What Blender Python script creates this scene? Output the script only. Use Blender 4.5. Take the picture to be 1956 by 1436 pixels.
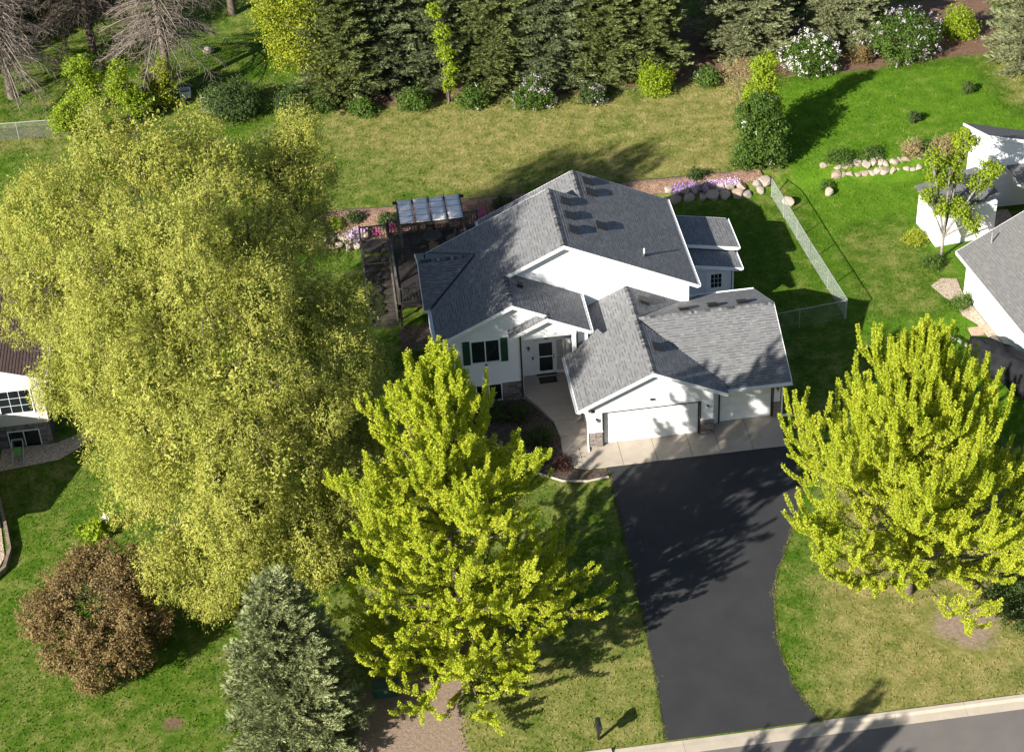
import bpy, bmesh, math, random
import numpy as np
from mathutils import Vector, Matrix
R = math.radians
for o in list(bpy.data.objects): bpy.data.objects.remove(o)
S = bpy.context.scene
COL = S.collection
# ------------------------------------------------------------------ camera, sky, sun, exposure
cam = bpy.data.cameras.new('camera'); camo = bpy.data.objects.new('camera', cam); COL.objects.link(camo)
rt = Vector((0.99041551, -0.13050018, -0.04524188)); up = Vector((0.11468733, 0.59448849, 0.79588332)); fw = Vector((0.07696714, 0.79344385, -0.60375733))
m = Matrix.Identity(4)
for i in range(3):
    m[i][0] = rt[i]; m[i][1] = up[i]; m[i][2] = -fw[i]
m[0][3], m[1][3], m[2][3] = -11.4751, -73.4241, 60.9057
camo.matrix_world = m
cam.sensor_width = 36.0; cam.lens = 3687.0081/1956*36.0; cam.clip_start = 1.0; cam.clip_end = 2000
S.camera = camo
SUNV = Vector((1.495, 1.16, -1.0)).normalized()          # the way the sunlight travels
elev = math.asin(-SUNV.z)
W = bpy.data.worlds.new('World'); S.world = W; W.use_nodes = True
wn = W.node_tree; bg = wn.nodes['Background']
sky = wn.nodes.new('ShaderNodeTexSky'); sky.sky_type = 'NISHITA'; sky.sun_disc = False
sky.sun_elevation = elev; sky.sun_rotation = math.atan2(-SUNV.x, -SUNV.y)
wn.links.new(sky.outputs[0], bg.inputs[0]); bg.inputs[1].default_value = 0.050
sl = bpy.data.lights.new('sun', 'SUN'); sl.energy = 4.6; sl.angle = R(0.53); sl.color = (1.0, 0.93, 0.82)
so = bpy.data.objects.new('sun', sl); COL.objects.link(so); so.rotation_euler = SUNV.to_track_quat('-Z', 'Y').to_euler(); so.location = (-60, -50, 60)
S.view_settings.view_transform = 'Standard'; S.view_settings.look = 'None'; S.view_settings.gamma = 1.0
S.view_settings.exposure = 1.35
S.cycles.max_bounces = 6; S.cycles.diffuse_bounces = 3; S.cycles.transmission_bounces = 4; S.cycles.transparent_max_bounces = 6
S.cycles.caustics_reflective = False; S.cycles.caustics_refractive = False

# ------------------------------------------------------------------ materials
def nt(name):
    mt = bpy.data.materials.new(name); mt.use_nodes = True
    t = mt.node_tree; b = t.nodes['Principled BSDF']
    return mt, t, b
def nd(t, kind, **kw):
    n = t.nodes.new(kind)
    for k, v in kw.items():
        if k.startswith('i_'):
            n.inputs[k[2:].replace('_', ' ')].default_value = v
        else: setattr(n, k, v)
    return n
def ramp(t, stops):
    n = t.nodes.new('ShaderNodeValToRGB'); e = n.color_ramp.elements
    while len(e) < len(stops): e.new(0.5)
    for i, (p, c) in enumerate(stops):
        e[i].position = p; e[i].color = (*c, 1)
    return n
def mixc(t, f, a, b, mode='MIX'):
    n = t.nodes.new('ShaderNodeMix'); n.data_type = 'RGBA'; n.blend_type = mode
    for inp, v in ((n.inputs[0], f), (n.inputs[6], a), (n.inputs[7], b)):
        if isinstance(v, (int, float)): inp.default_value = v
        elif isinstance(v, tuple): inp.default_value = (*v, 1)
        else: t.links.new(v, inp)
    return n.outputs[2]
def mth(t, op, a, b=None, c=None):
    n = t.nodes.new('ShaderNodeMath'); n.operation = op
    for i, v in enumerate((a, b, c)):
        if v is None: continue
        if isinstance(v, (int, float)): n.inputs[i].default_value = v
        else: t.links.new(v, n.inputs[i])
    return n.outputs[0]
def noise(t, scale, detail=4, rough=.6, vec=None):
    n = nd(t, 'ShaderNodeTexNoise'); n.inputs['Scale'].default_value = scale; n.inputs['Detail'].default_value = detail; n.inputs['Roughness'].default_value = rough
    if vec is None:
        g = t.nodes.new('ShaderNodeNewGeometry'); vec = g.outputs['Position']
    t.links.new(vec, n.inputs['Vector'])
    return n.outputs['Fac']
def bump(t, b, h, strength=.5, dist=.02):
    n = t.nodes.new('ShaderNodeBump'); n.inputs['Strength'].default_value = strength; n.inputs['Distance'].default_value = dist
    t.links.new(h, n.inputs['Height']); t.links.new(n.outputs[0], b.inputs['Normal'])
def plain(name, col, rough=.6, var=.12, scale=3.0, bmp=0.0, metal=0, spec=.5, bscale=40):
    mt, t, b = nt(name)
    f = noise(t, scale)
    d = tuple(max(0, c*(1-var*1.6)) for c in col); l = tuple(min(1, c*(1+var)) for c in col)
    rp = ramp(t, [(.3, d), (.7, l)]); t.links.new(f, rp.inputs[0]); t.links.new(rp.outputs[0], b.inputs['Base Color'])
    b.inputs['Roughness'].default_value = rough; b.inputs['Metallic'].default_value = metal; b.inputs['Specular IOR Level'].default_value = spec
    if bmp: bump(t, b, noise(t, bscale, 5), bmp, .02)
    return mt
def leafmat(name, stops, transl=.35, rough=.55, patch=None):
    """leaf colour: a per-leaf random value through a ramp, shifted by a slow noise through the crown"""
    mt, t, b = nt(name)
    at_ = nd(t, 'ShaderNodeAttribute', attribute_name='rnd')
    n = noise(t, .55, 3); n2 = noise(t, 2.6, 2)
    f = mth(t, 'ADD', mth(t, 'MULTIPLY', at_.outputs['Fac'], .38), mth(t, 'ADD', mth(t, 'MULTIPLY', mth(t, 'SUBTRACT', n, .28), .8), mth(t, 'MULTIPLY', mth(t, 'SUBTRACT', n2, .28), .55)))
    rp = ramp(t, stops); t.links.new(f, rp.inputs[0])
    t.links.new(rp.outputs[0], b.inputs['Base Color']); b.inputs['Roughness'].default_value = rough; b.inputs['Specular IOR Level'].default_value = .25
    tr = nd(t, 'ShaderNodeBsdfTranslucent'); t.links.new(rp.outputs[0], tr.inputs['Color'])
    mx = nd(t, 'ShaderNodeMixShader'); mx.inputs[0].default_value = transl
    t.links.new(b.outputs[0], mx.inputs[1]); t.links.new(tr.outputs[0], mx.inputs[2])
    t.links.new(mx.outputs[0], t.nodes['Material Output'].inputs['Surface'])
    return mt
M = {}
M['white'] = plain('white_paint', (.80, .81, .82), .5, .04, 1.5)
def siding(name, col, lap=.115):
    mt, t, b = nt(name)
    g = t.nodes.new('ShaderNodeNewGeometry'); sx = t.nodes.new('ShaderNodeSeparateXYZ'); t.links.new(g.outputs['Position'], sx.inputs[0])
    fr = mth(t, 'FRACT', mth(t, 'DIVIDE', sx.outputs[2], lap))
    edge = mth(t, 'LESS_THAN', fr, .10)
    n = noise(t, 1.2, 4)
    rp = ramp(t, [(.3, tuple(c*.94 for c in col)), (.7, col)]); t.links.new(n, rp.inputs[0])
    c2 = mixc(t, mth(t, 'MULTIPLY', edge, .35), rp.outputs[0], tuple(c*.45 for c in col))
    t.links.new(c2, b.inputs['Base Color']); b.inputs['Roughness'].default_value = .45
    bump(t, b, mth(t, 'SUBTRACT', 1.0, fr), .6, .02)
    return mt
M['siding'] = siding('white_lap_siding', (.80, .82, .85))
M['siding_beige'] = siding('cream_lap_siding', (.62, .59, .55))
def shingle(name, stops):
    mt, t, b = nt(name)
    a = nd(t, 'ShaderNodeAttribute', attribute_name='rnd')
    rp = ramp(t, stops); t.links.new(a.outputs['Fac'], rp.inputs[0])
    n = noise(t, 26, 3, .7); n2 = noise(t, .35, 3)
    c = mixc(t, mth(t, 'MULTIPLY', n, .3), rp.outputs[0], tuple(x*.35 for x in stops[0][1]))
    c = mixc(t, mth(t, 'MULTIPLY', n2, .15), c, tuple(x*.7 for x in stops[1][1]))
    t.links.new(c, b.inputs['Base Color']); b.inputs['Roughness'].default_value = .85; b.inputs['Specular IOR Level'].default_value = .3
    bump(t, b, noise(t, 70, 3), .5, .01)
    return mt
M['shingle'] = shingle('grey_asphalt_shingle', [(0, (.035, .038, .043)), (.5, (.195, .20, .208)), (1, (.33, .335, .342))])
M['shingle_brown'] = shingle('brown_asphalt_shingle', [(0, (.07, .045, .04)), (.5, (.14, .095, .085)), (1, (.24, .17, .15))])
M['shingle_grey2'] = shingle('mid_grey_shingle', [(0, (.10, .10, .105)), (.5, (.17, .17, .17)), (1, (.27, .265, .26))])
M['roof_deck'] = plain('roof_underlay', (.05, .05, .055), .9)
M['vent'] = plain('black_vent', (.012, .012, .015), .5)
M['black'] = plain('black_metal', (.015, .015, .016), .4)
M['dark_strip'] = plain('dark_bronze', (.03, .025, .024), .45)
M['glass'] = plain('dark_window_glass', (.012, .018, .02), .06, .3, .6, spec=.8)
M['green_paint'] = plain('dark_green_paint', (.012, .05, .03), .5)
M['curtain'] = plain('pale_blind', (.42, .42, .42), .7)
M['galv'] = plain('galvanised_steel', (.36, .40, .38), .45, .1, 5, metal=.4)
def stone_mat(name, stops):
    mt, t, b = nt(name)
    oi = t.nodes.new('ShaderNodeObjectInfo')
    rp = ramp(t, stops); t.links.new(oi.outputs['Random'], rp.inputs[0])
    n = noise(t, 9, 5)
    c = mixc(t, mth(t, 'MULTIPLY', n, .7), rp.outputs[0], tuple(x*.35 for x in stops[1][1]))
    t.links.new(c, b.inputs['Base Color']); b.inputs['Roughness'].default_value = .85
    bump(t, b, noise(t, 22, 6), .8, .03)
    return mt
M['stone'] = stone_mat('ledge_stone', [(0, (.11, .10, .10)), (.35, (.25, .22, .20)), (.7, (.36, .31, .27)), (1, (.20, .18, .185))])
M['rock'] = stone_mat('field_boulder', [(0, (.38, .28, .21)), (.4, (.48, .40, .32)), (.8, (.31, .28, .26)), (1, (.52, .41, .32))])
M['mortar'] = plain('dark_mortar', (.07, .065, .06), .9)
M['bark'] = plain('grey_brown_bark', (.12, .095, .075), .9, .4, 7, .8)
M['bark_light'] = plain('pale_grey_bark', (.27, .245, .215), .9, .35, 6, .8)
M['bark_larch'] = plain('larch_bark', (.185, .155, .13), .9, .3, 3, .6)
M['wood_dark'] = plain('weathered_dark_deck', (.052, .042, .037), .75, .35, 5, .5)
M['wood_rail'] = plain('grey_weathered_wood', (.10, .09, .082), .8, .3, 5, .5)
def canopy_mat():
    mt, t, b = nt('grey_canopy_fabric')
    f = noise(t, 2.5, 4); rp = ramp(t, [(.3, (.74, .72, .71)), (.7, (.84, .82, .81))]); t.links.new(f, rp.inputs[0]); t.links.new(rp.outputs[0], b.inputs['Base Color'])
    b.inputs['Roughness'].default_value = 1.0; b.inputs['Specular IOR Level'].default_value = .05; return mt
M['canopy'] = canopy_mat()
def concrete(name, col):
    mt, t, b = nt(name)
    oi = t.nodes.new('ShaderNodeObjectInfo')
    n = noise(t, 1.3, 6, .65); n2 = noise(t, 45, 3)
    rp = ramp(t, [(.25, tuple(c*.78 for c in col)), (.75, tuple(c*1.12 for c in col))]); t.links.new(n, rp.inputs[0])
    c = mixc(t, mth(t, 'MULTIPLY', n2, .25), rp.outputs[0], tuple(c*.6 for c in col))
    c = mixc(t, mth(t, 'MULTIPLY', oi.outputs['Random'], .22), c, tuple(x*.75 for x in col))
    t.links.new(c, b.inputs['Base Color']); b.inputs['Roughness'].default_value = .9
    bump(t, b, noise(t, 60, 4), .25, .01); return mt
M['concrete'] = concrete('tan_concrete', (.40, .35, .29))
M['kerb'] = concrete('kerb_concrete', (.44, .385, .315))
M['paver'] = plain('tan_paver', (.40, .28, .20), .9, .15, 3, .3)
def asphalt(name, dark, light, worn):
    mt, t, b = nt(name)
    n = noise(t, .7, 5, .6); n2 = noise(t, 55, 3, .7); n3 = noise(t, 5.5, 3)
    rp = ramp(t, [(.3, dark), (.72, light)]); t.links.new(n, rp.inputs[0])
    c = mixc(t, mth(t, 'MULTIPLY', n2, worn), rp.outputs[0], tuple(min(1, x*2.0) for x in light))
    c = mixc(t, mth(t, 'MULTIPLY', n3, .25), c, tuple(x*.8 for x in dark))
    t.links.new(c, b.inputs['Base Color']); b.inputs['Roughness'].default_value = .82; b.inputs['Specular IOR Level'].default_value = .35
    bump(t, b, n2, .35, .012); return mt
M['drive'] = asphalt('fresh_black_asphalt', (.022, .023, .026), (.033, .034, .037), .12)
M['road'] = asphalt('worn_grey_asphalt', (.10, .092, .088), (.135, .125, .12), .35)
M['mulch'] = None
def mulch(name, a, b_, c_):
    mt, t, b = nt(name)
    v = nd(t, 'ShaderNodeTexVoronoi'); v.inputs['Scale'].default_value = 14
    g = t.nodes.new('ShaderNodeNewGeometry'); t.links.new(g.outputs['Position'], v.inputs['Vector'])
    sx = t.nodes.new('ShaderNodeSeparateColor'); t.links.new(v.outputs['Color'], sx.inputs[0])
    rp = ramp(t, [(0, a), (.5, b_), (1, c_)]); t.links.new(sx.outputs[0], rp.inputs[0])
    t.links.new(rp.outputs[0], b.inputs['Base Color']); b.inputs['Roughness'].default_value = .95
    bump(t, b, v.outputs['Distance'], .9, .05); return mt
M['mulch'] = mulch('dark_bark_mulch', (.03, .022, .018), (.065, .045, .035), (.12, .085, .065))
M['mulch_red'] = mulch('reddish_bark_mulch', (.11, .065, .045), (.21, .125, .085), (.31, .20, .14))
M['gravel'] = mulch('tan_gravel', (.26, .20, .15), (.42, .34, .26), (.56, .47, .37))
def lawn():
    mt, t, b = nt('lawn_and_soil')
    def att(n): return nd(t, 'ShaderNodeAttribute', attribute_name=n).outputs['Fac']
    n_big = noise(t, .22, 4, .6); n_mid = noise(t, 1.1, 5, .65); n_fine = noise(t, 5.5, 5, .75); n_blade = noise(t, 24, 3, .8)
    g1 = ramp(t, [(.25, (.028, .066, .004)), (.5, (.064, .136, .006)), (.8, (.13, .205, .014))])
    mixv = mth(t, 'ADD', mth(t, 'MULTIPLY', n_mid, .55), mth(t, 'MULTIPLY', n_fine, .45)); t.links.new(mixv, g1.inputs[0])
    g2 = ramp(t, [(.28, (.15, .15, .030)), (.5, (.28, .245, .085)), (.78, (.43, .36, .17))]); t.links.new(mixv, g2.inputs[0])
    d = mth(t, 'ADD', att('dry'), mth(t, 'ADD', mth(t, 'MULTIPLY', mth(t, 'SUBTRACT', n_mid, .5), 1.5), mth(t, 'ADD', mth(t, 'MULTIPLY', mth(t, 'SUBTRACT', n_fine, .5), 1.1), mth(t, 'MULTIPLY', mth(t, 'SUBTRACT', n_big, .5), .9))))
    dc = t.nodes.new('ShaderNodeClamp'); t.links.new(mth(t, 'MULTIPLY', d, att('dry_on')), dc.inputs[0])
    g3 = ramp(t, [(.25, (.036, .092, .004)), (.5, (.085, .185, .008)), (.8, (.16, .265, .016))]); t.links.new(mixv, g3.inputs[0])   # fed turf
    lc_ = t.nodes.new('ShaderNodeClamp'); t.links.new(mth(t, 'MULTIPLY', att('dry'), -8.0), lc_.inputs[0])
    c = mixc(t, dc.outputs[0], mixc(t, lc_.outputs[0], g1.outputs[0], g3.outputs[0]), g2.outputs[0])
    c = mixc(t, mth(t, 'MULTIPLY', mth(t, 'GREATER_THAN', n_blade, .56), .45), c, mixc(t, .5, c, (.012, .022, .003)))
    soil = ramp(t, [(.3, (.17, .125, .095)), (.7, (.40, .305, .235))]); t.links.new(mth(t, 'ADD', mth(t, 'MULTIPLY', n_fine, .6), mth(t, 'MULTIPLY', n_blade, .4)), soil.inputs[0])
    mul = ramp(t, [(.3, (.075, .045, .032)), (.7, (.27, .165, .115))]); t.links.new(mth(t, 'ADD', mth(t, 'MULTIPLY', n_fine, .5), mth(t, 'MULTIPLY', n_blade, .5)), mul.inputs[0])
    def mask(n): 
        v = mth(t, 'ADD', att(n), mth(t, 'MULTIPLY', mth(t, 'SUBTRACT', mixv, .5), 1.7))
        r_ = ramp(t, [(.34, (0, 0, 0)), (.70, (1, 1, 1))]); t.links.new(v, r_.inputs[0]); return r_.outputs[0]
    c = mixc(t, mask('dirt'), c, soil.outputs[0]); c = mixc(t, mask('mulch'), c, mul.outputs[0])
    t.links.new(c, b.inputs['Base Color']); b.inputs['Roughness'].default_value = .9; b.inputs['Specular IOR Level'].default_value = .15
    bump(t, b, mth(t, 'ADD', mth(t, 'MULTIPLY', n_fine, .6), mth(t, 'MULTIPLY', n_blade, .5)), 1.0, .10)
    return mt
M['lawn'] = lawn()
M['leaf_maple'] = leafmat('lime_maple_leaf', [(0, (.16, .245, .012)), (.4, (.36, .43, .025)), (.75, (.52, .55, .05)), (1, (.60, .57, .10))], .42)
M['leaf_willow'] = leafmat('yellow_willow_leaf', [(0, (.14, .19, .022)), (.4, (.32, .345, .06)), (.75, (.455, .45, .105)), (1, (.55, .515, .18))], .34)
M['leaf_spruce'] = leafmat('blue_spruce_needle', [(0, (.055, .08, .036)), (.5, (.17, .21, .10)), (1, (.33, .365, .20))], .15)
M['leaf_spruce_green'] = leafmat('olive_spruce_needle', [(0, (.055, .08, .022)), (.5, (.165, .205, .065)), (1, (.32, .35, .135))], .15)
M['leaf_spruce_pale'] = leafmat('pale_spruce_needle', [(0, (.085, .11, .05)), (.5, (.235, .26, .13)), (1, (.42, .44, .25))], .15)
M['leaf_spruce_front'] = leafmat('sage_spruce_needle', [(0, (.085, .115, .045)), (.5, (.27, .31, .14)), (1, (.47, .49, .26))], .15)
M['leaf_crab'] = leafmat('bronze_crab_leaf', [(0, (.085, .06, .022)), (.5, (.225, .16, .065)), (1, (.38, .285, .13))], .3)
M['leaf_green'] = leafmat('mid_green_leaf', [(0, (.030, .062, .010)), (.5, (.075, .14, .02)), (1, (.16, .235, .05))], .3)
M['leaf_dark'] = leafmat('dark_green_leaf', [(0, (.022, .042, .012)), (.5, (.05, .085, .02)), (1, (.10, .14, .045))], .2)
M['leaf_lime'] = leafmat('bright_lime_leaf', [(0, (.15, .24, .012)), (.5, (.27, .37, .02)), (1, (.38, .45, .05))], .42)
M['leaf_yellow'] = leafmat('yellow_green_leaf', [(0, (.20, .25, .016)), (.5, (.32, .37, .03)), (1, (.42, .44, .07))], .4)
M['leaf_red'] = leafmat('dark_red_leaf', [(0, (.03, .014, .012)), (.5, (.07, .03, .026)), (1, (.13, .06, .05))], .2)
M['leaf_straw'] = leafmat('straw_grass_leaf', [(0, (.20, .16, .07)), (.5, (.34, .27, .13)), (1, (.48, .40, .22))], .25)
M['flower_white'] = leafmat('white_blossom', [(0, (.70, .68, .66)), (1, (.85, .83, .82))], .25)
M['flower_lilac'] = leafmat('pale_lilac_blossom', [(0, (.42, .36, .44)), (1, (.68, .60, .68))], .25)
M['flower_violet'] = leafmat('violet_phlox', [(0, (.26, .14, .50)), (1, (.50, .36, .72))], .2)
M['flower_mauve'] = leafmat('pale_mauve_phlox', [(0, (.60, .42, .70)), (1, (.78, .62, .82))], .2)
M['flower_pink'] = leafmat('magenta_azalea', [(0, (.50, .03, .25)), (1, (.75, .12, .42))], .2)
M['tarp'] = plain('black_tarpaulin', (.016, .017, .020), .7, .3, 2, .5, spec=.12, bscale=5)
M['yellow'] = plain('yellow_plastic', (.65, .42, .02), .4)
M['utility_green'] = plain('utility_green_paint', (.03, .085, .06), .5)
M['green_cloth'] = plain('green_cushion', (.10, .28, .06), .8)
M['statue'] = plain('white_cast_stone', (.72, .71, .66), .7)
M['timber'] = plain('landscape_timber', (.20, .155, .12), .85, .3, 4, .5)
M['edging'] = plain('black_edging', (.03, .028, .026), .7)
M['mat_brown'] = plain('dark_doormat', (.028, .020, .016), .95, .3, 8)

# ------------------------------------------------------------------ mesh helpers
def tag(o, label=None, cat=None, group=None, kind=None):
    if label: o['label'] = label
    if cat: o['category'] = cat
    if group: o['group'] = group
    if kind: o['kind'] = kind
    return o
def root(name, label, cat, loc=(0, 0, 0), group=None):
    o = bpy.data.objects.new(name, None); COL.objects.link(o); o.location = loc; o.empty_display_size = .3
    return tag(o, label, cat, group)
def link(name, me, mat, parent=None):
    if mat is not None and len(me.materials) == 0:
        me.materials.append(M[mat] if isinstance(mat, str) else mat)
    o = bpy.data.objects.new(name, me); COL.objects.link(o)
    if parent is not None:
        o.parent = parent
        if parent.parent is None: o.matrix_parent_inverse = Matrix.Translation(-parent.location)   # a part's own frame is the world's
    return o
class MB:
    def __init__(s): s.v = []; s.f = []
    def add(s, vs, fs):
        b = len(s.v); s.v += [tuple(x) for x in vs]; s.f += [tuple(b+i for i in f) for f in fs]; return s
    def box(s, x0, x1, y0, y1, z0, z1):
        return s.add([(x0, y0, z0), (x1, y0, z0), (x1, y1, z0), (x0, y1, z0), (x0, y0, z1), (x1, y0, z1), (x1, y1, z1), (x0, y1, z1)],
                     [(0, 3, 2, 1), (4, 5, 6, 7), (0, 1, 5, 4), (1, 2, 6, 5), (2, 3, 7, 6), (3, 0, 4, 7)])
    def prism(s, pts, d):                      # polygon (3-D points) pushed along vector d
        n = len(pts); d = Vector(d); a = [Vector(p) for p in pts]; b_ = [p+d for p in a]
        fs = [tuple(range(n)), tuple(range(2*n-1, n-1, -1))] + [(i, n+i, n+(i+1) % n, (i+1) % n) for i in range(n)]
        return s.add(a+b_, fs)
    def bar(s, p, q, w, h):                     # square bar from p to q
        p = Vector(p); q = Vector(q); d = (q-p).normalized(); u = d.cross(Vector((0, 0, 1)))
        if u.length < 1e-3: u = Vector((1, 0, 0))
        u.normalize(); n = u.cross(d).normalized()
        c = [p+u*a*w/2+n*b_*h/2 for a, b_ in ((-1, -1), (1, -1), (1, 1), (-1, 1))]; e = [x+(q-p) for x in c]
        return s.add(c+e, [(0, 1, 2, 3), (7, 6, 5, 4), (0, 4, 5, 1), (1, 5, 6, 2), (2, 6, 7, 3), (3, 7, 4, 0)])
    def tube(s, pts, rad, n=8, cap=True):
        pts = [Vector(p) for p in pts]; b = len(s.v)
        for i, p in enumerate(pts):
            d = (pts[min(i+1, len(pts)-1)]-pts[max(i-1, 0)]).normalized(); u = d.cross(Vector((.31, .17, .93)))
            if u.length < 1e-3: u = Vector((1, 0, 0))
            u.normalize(); w = d.cross(u); r_ = rad[i] if hasattr(rad, '__len__') else rad
            for k in range(n):
                a = 2*math.pi*k/n; s.v.append(tuple(p+(u*math.cos(a)+w*math.sin(a))*r_))
        for i in range(len(pts)-1):
            for k in range(n):
                s.f.append((b+i*n+k, b+i*n+(k+1) % n, b+(i+1)*n+(k+1) % n, b+(i+1)*n+k))
        if cap:
            s.f.append(tuple(b+k for k in range(n-1, -1, -1))); e = b+(len(pts)-1)*n; s.f.append(tuple(e+k for k in range(n)))
        return s
    def mesh(s, name, fix=True, bevel=0, smooth=False):
        me = bpy.data.meshes.new(name); me.from_pydata(s.v, [], s.f)
        if fix or bevel:
            bm = bmesh.new(); bm.from_mesh(me)
            if bevel: bmesh.ops.bevel(bm, geom=bm.edges[:], offset=bevel, segments=1, affect='EDGES')
            bmesh.ops.recalc_face_normals(bm, faces=bm.faces[:]); bm.to_mesh(me); bm.free()
        if smooth: me.shade_smooth()
        return me
    def build(s, name, mat, parent=None, bevel=0, smooth=False):
        return link(name, s.mesh(name, True, bevel, smooth), mat, parent)
def box(name, x0, x1, y0, y1, z0, z1, mat, parent=None, bevel=0):
    return MB().box(x0, x1, y0, y1, z0, z1).build(name, mat, parent, bevel)
def copy_tree(o, parent=None):
    c = o.copy(); COL.objects.link(c); c.parent = parent
    for ch in [x for x in bpy.data.objects if x.parent == o]: copy_tree(ch, c)
    return c
def quads_mesh(name, V, rnd=None):
    """V (n,k,3) -> a mesh of n k-gons, with a per-leaf 'rnd' value"""
    n, k = V.shape[:2]; me = bpy.data.meshes.new(name)
    me.vertices.add(n*k); me.vertices.foreach_set('co', np.ascontiguousarray(V, np.float32).ravel())
    me.loops.add(n*k); me.loops.foreach_set('vertex_index', np.arange(n*k, dtype=np.int32))
    me.polygons.add(n); me.polygons.foreach_set('loop_start', np.arange(0, n*k, k, dtype=np.int32))
    me.update(calc_edges=True)
    if rnd is not None:
        a = me.attributes.new('rnd', 'FLOAT', 'POINT'); a.data.foreach_set('value', np.repeat(rnd, k).astype(np.float32))
    return me
def unit(a): return a/np.maximum(np.linalg.norm(a, axis=-1, keepdims=True), 1e-9)
def leafquads(rng, C, D, L, Wd, fold=.18, N=None, tri=False):
    """kite-shaped leaves (or narrow triangles) at C pointing along D, their faces turned towards N when given"""
    n = len(C); D = unit(D); s = unit(np.cross(D, rng.normal(size=(n, 3)) if N is None else N+rng.normal(size=(n, 3))*.42)); nr = np.cross(s, D)
    L = np.broadcast_to(np.asarray(L, float), (n,))[:, None]; Wd = np.broadcast_to(np.asarray(Wd, float), (n,))[:, None]
    if tri: return np.stack([C+s*Wd*.5, C+D*L, C-s*Wd*.5], 1)
    V = np.empty((n, 4, 3)); V[:, 0] = C; V[:, 2] = C+D*L
    V[:, 1] = C+D*L*.45+s*Wd*.5+nr*Wd*fold; V[:, 3] = C+D*L*.45-s*Wd*.5+nr*Wd*fold
    return V
def rdir(rng, n): return unit(rng.normal(size=(n, 3)))
def tubes_mesh(name, lines, n=4):
    mb = MB()
    for pts, rad in lines: mb.tube(pts, rad, n, cap=False)
    return mb.mesh(name, fix=False, smooth=True)

# ------------------------------------------------------------------ terrain
def sstep(a, b, x):
    t = np.clip((x-a)/(b-a), 0, 1); return t*t*(3-2*t)
def ground_z(x, y):
    x = np.asarray(x, float); y = np.asarray(y, float)
    z = .8*sstep(21.1, 22.7, y)
    return z
def axis(a, b, st, far):
    c = list(np.arange(a, b+1e-6, st)); d = st
    lo = [a]; hi = [b]
    while lo[-1] > -far: d *= 1.5; lo.append(lo[-1]-d)
    d = st
    while hi[-1] < far: d *= 1.5; hi.append(hi[-1]+d)
    return np.array(lo[:0:-1]+c+hi[1:])
def inpoly(px, py, poly):
    r_ = np.zeros(px.shape, bool); n = len(poly)
    for i in range(n):
        x1, y1 = poly[i]; x2, y2 = poly[(i+1) % n]
        c = ((y1 > py) != (y2 > py)) & (px < (x2-x1)*(py-y1)/((y2-y1) if y2 != y1 else 1e-9)+x1); r_ ^= c
    return r_
GX = axis(-36, 38, .42, 500); GY = axis(-24, 56, .42, 500)
X, Y = np.meshgrid(GX, GY); Z = ground_z(X, Y)
dry = np.full(X.shape, .14)
def setz(a, poly, v): a[inpoly(X, Y, poly)] = v
setz(dry, [(-12, 22.6), (13.9, 22.6), (14.3, 34.5), (-12, 38)], .66)
setz(dry, [(-12, 22), (-4.5, 22), (-6.5, 29), (-12, 31)], .30)
setz(dry, [(-1.5, 23), (3, 23), (4, 27), (-1, 27)], .5)
setz(dry, [(-14, -21), (-.2, -21), (-.2, -2), (-5, -2), (-9, 2), (-14, 0)], .5)
setz(dry, [(-13, -13), (-.2, -11), (-.2, -2), (-8, 3), (-13, 3)], .28)
setz(dry, [(-36, -24), (-14, -24), (-14, -16), (-36, -15)], .20)
setz(dry, [(5.4, -20), (9, -3), (16, -3), (22, -21)], .74)
setz(dry, [(5, -13.5), (7.6, -14), (8.3, -9), (10, -8), (10, -2), (8, -2)], .06)
setz(dry, [(5, -16.5), (6.6, -17), (7.3, -12), (5, -12)], .10)
setz(dry, [(14.5, -3), (23, -3), (23, 22), (14.5, 22)], -.12)
setz(dry, [(14.8, 22), (34, 22), (34, 33.2), (15, 33.2)], -.14)
setz(dry, [(9.2, 8.5), (14.5, 8.5), (13.6, 21), (6, 21), (6, 15)], .0)
setz(dry, [(16, 8), (20.5, 8), (20.5, 17), (17, 17)], .27)
setz(dry, [(30, 26), (36, 26), (36, 34), (30, 34)], .5)
setz(dry, [(-36, 34.5), (-28, 34.5), (-28, 38), (-36, 38)], .5)
def blur(a, k):
    for _ in range(k):
        a = (a+np.roll(a, 1, 0)+np.roll(a, -1, 0)+np.roll(a, 1, 1)+np.roll(a, -1, 1))/5
    return a
dry = blur(dry, 6)
dirt = np.zeros(X.shape)
setz(dirt, [(-13.6, -20.4), (-8.95, -20.4), (-8.65, -14.4), (-11.2, -13.6), (-13.4, -15)], 1)
dirt = np.maximum(dirt, np.clip(1.25-np.hypot((X-13.6+.25*np.sin(Y*2.3))/1.9, (Y+15.1+.3*np.sin(X*1.9))/1.9), 0, .8))
dirt = np.maximum(dirt, np.clip(1.0-np.hypot((X+15.8)/3.4, (Y+14.5)/3.2), 0, .8))
dirt = blur(dirt, 1)
mul = np.zeros(X.shape)
mul = np.maximum(mul, np.clip(1.5-np.hypot((X+21.2)/.55, (Y+15.0)/.5), 0, 1)); mul = np.maximum(mul, np.clip(1.4-np.hypot((X+23.1)/.3, (Y+15.2)/.28), 0, 1))
setz(mul, [(-9, 35.2), (-2, 34.9), (5, 33.9), (10, 34.2), (14.3, 34.3), (17, 33.8), (22, 33.4), (28, 33.8), (32, 34), (34, 42), (-10, 44)], .8)
setz(mul, [(13.7, 22.3), (15.2, 22.3), (15.6, 32), (14.2, 32)], .6)
mul = blur(mul, 1)
ny, nx = X.shape
co = np.stack([X, Y, Z], -1).reshape(-1, 3)
idx = np.arange(nx*ny).reshape(ny, nx)
F = np.stack([idx[:-1, :-1], idx[:-1, 1:], idx[1:, 1:], idx[1:, :-1]], -1).reshape(-1, 4)
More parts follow.
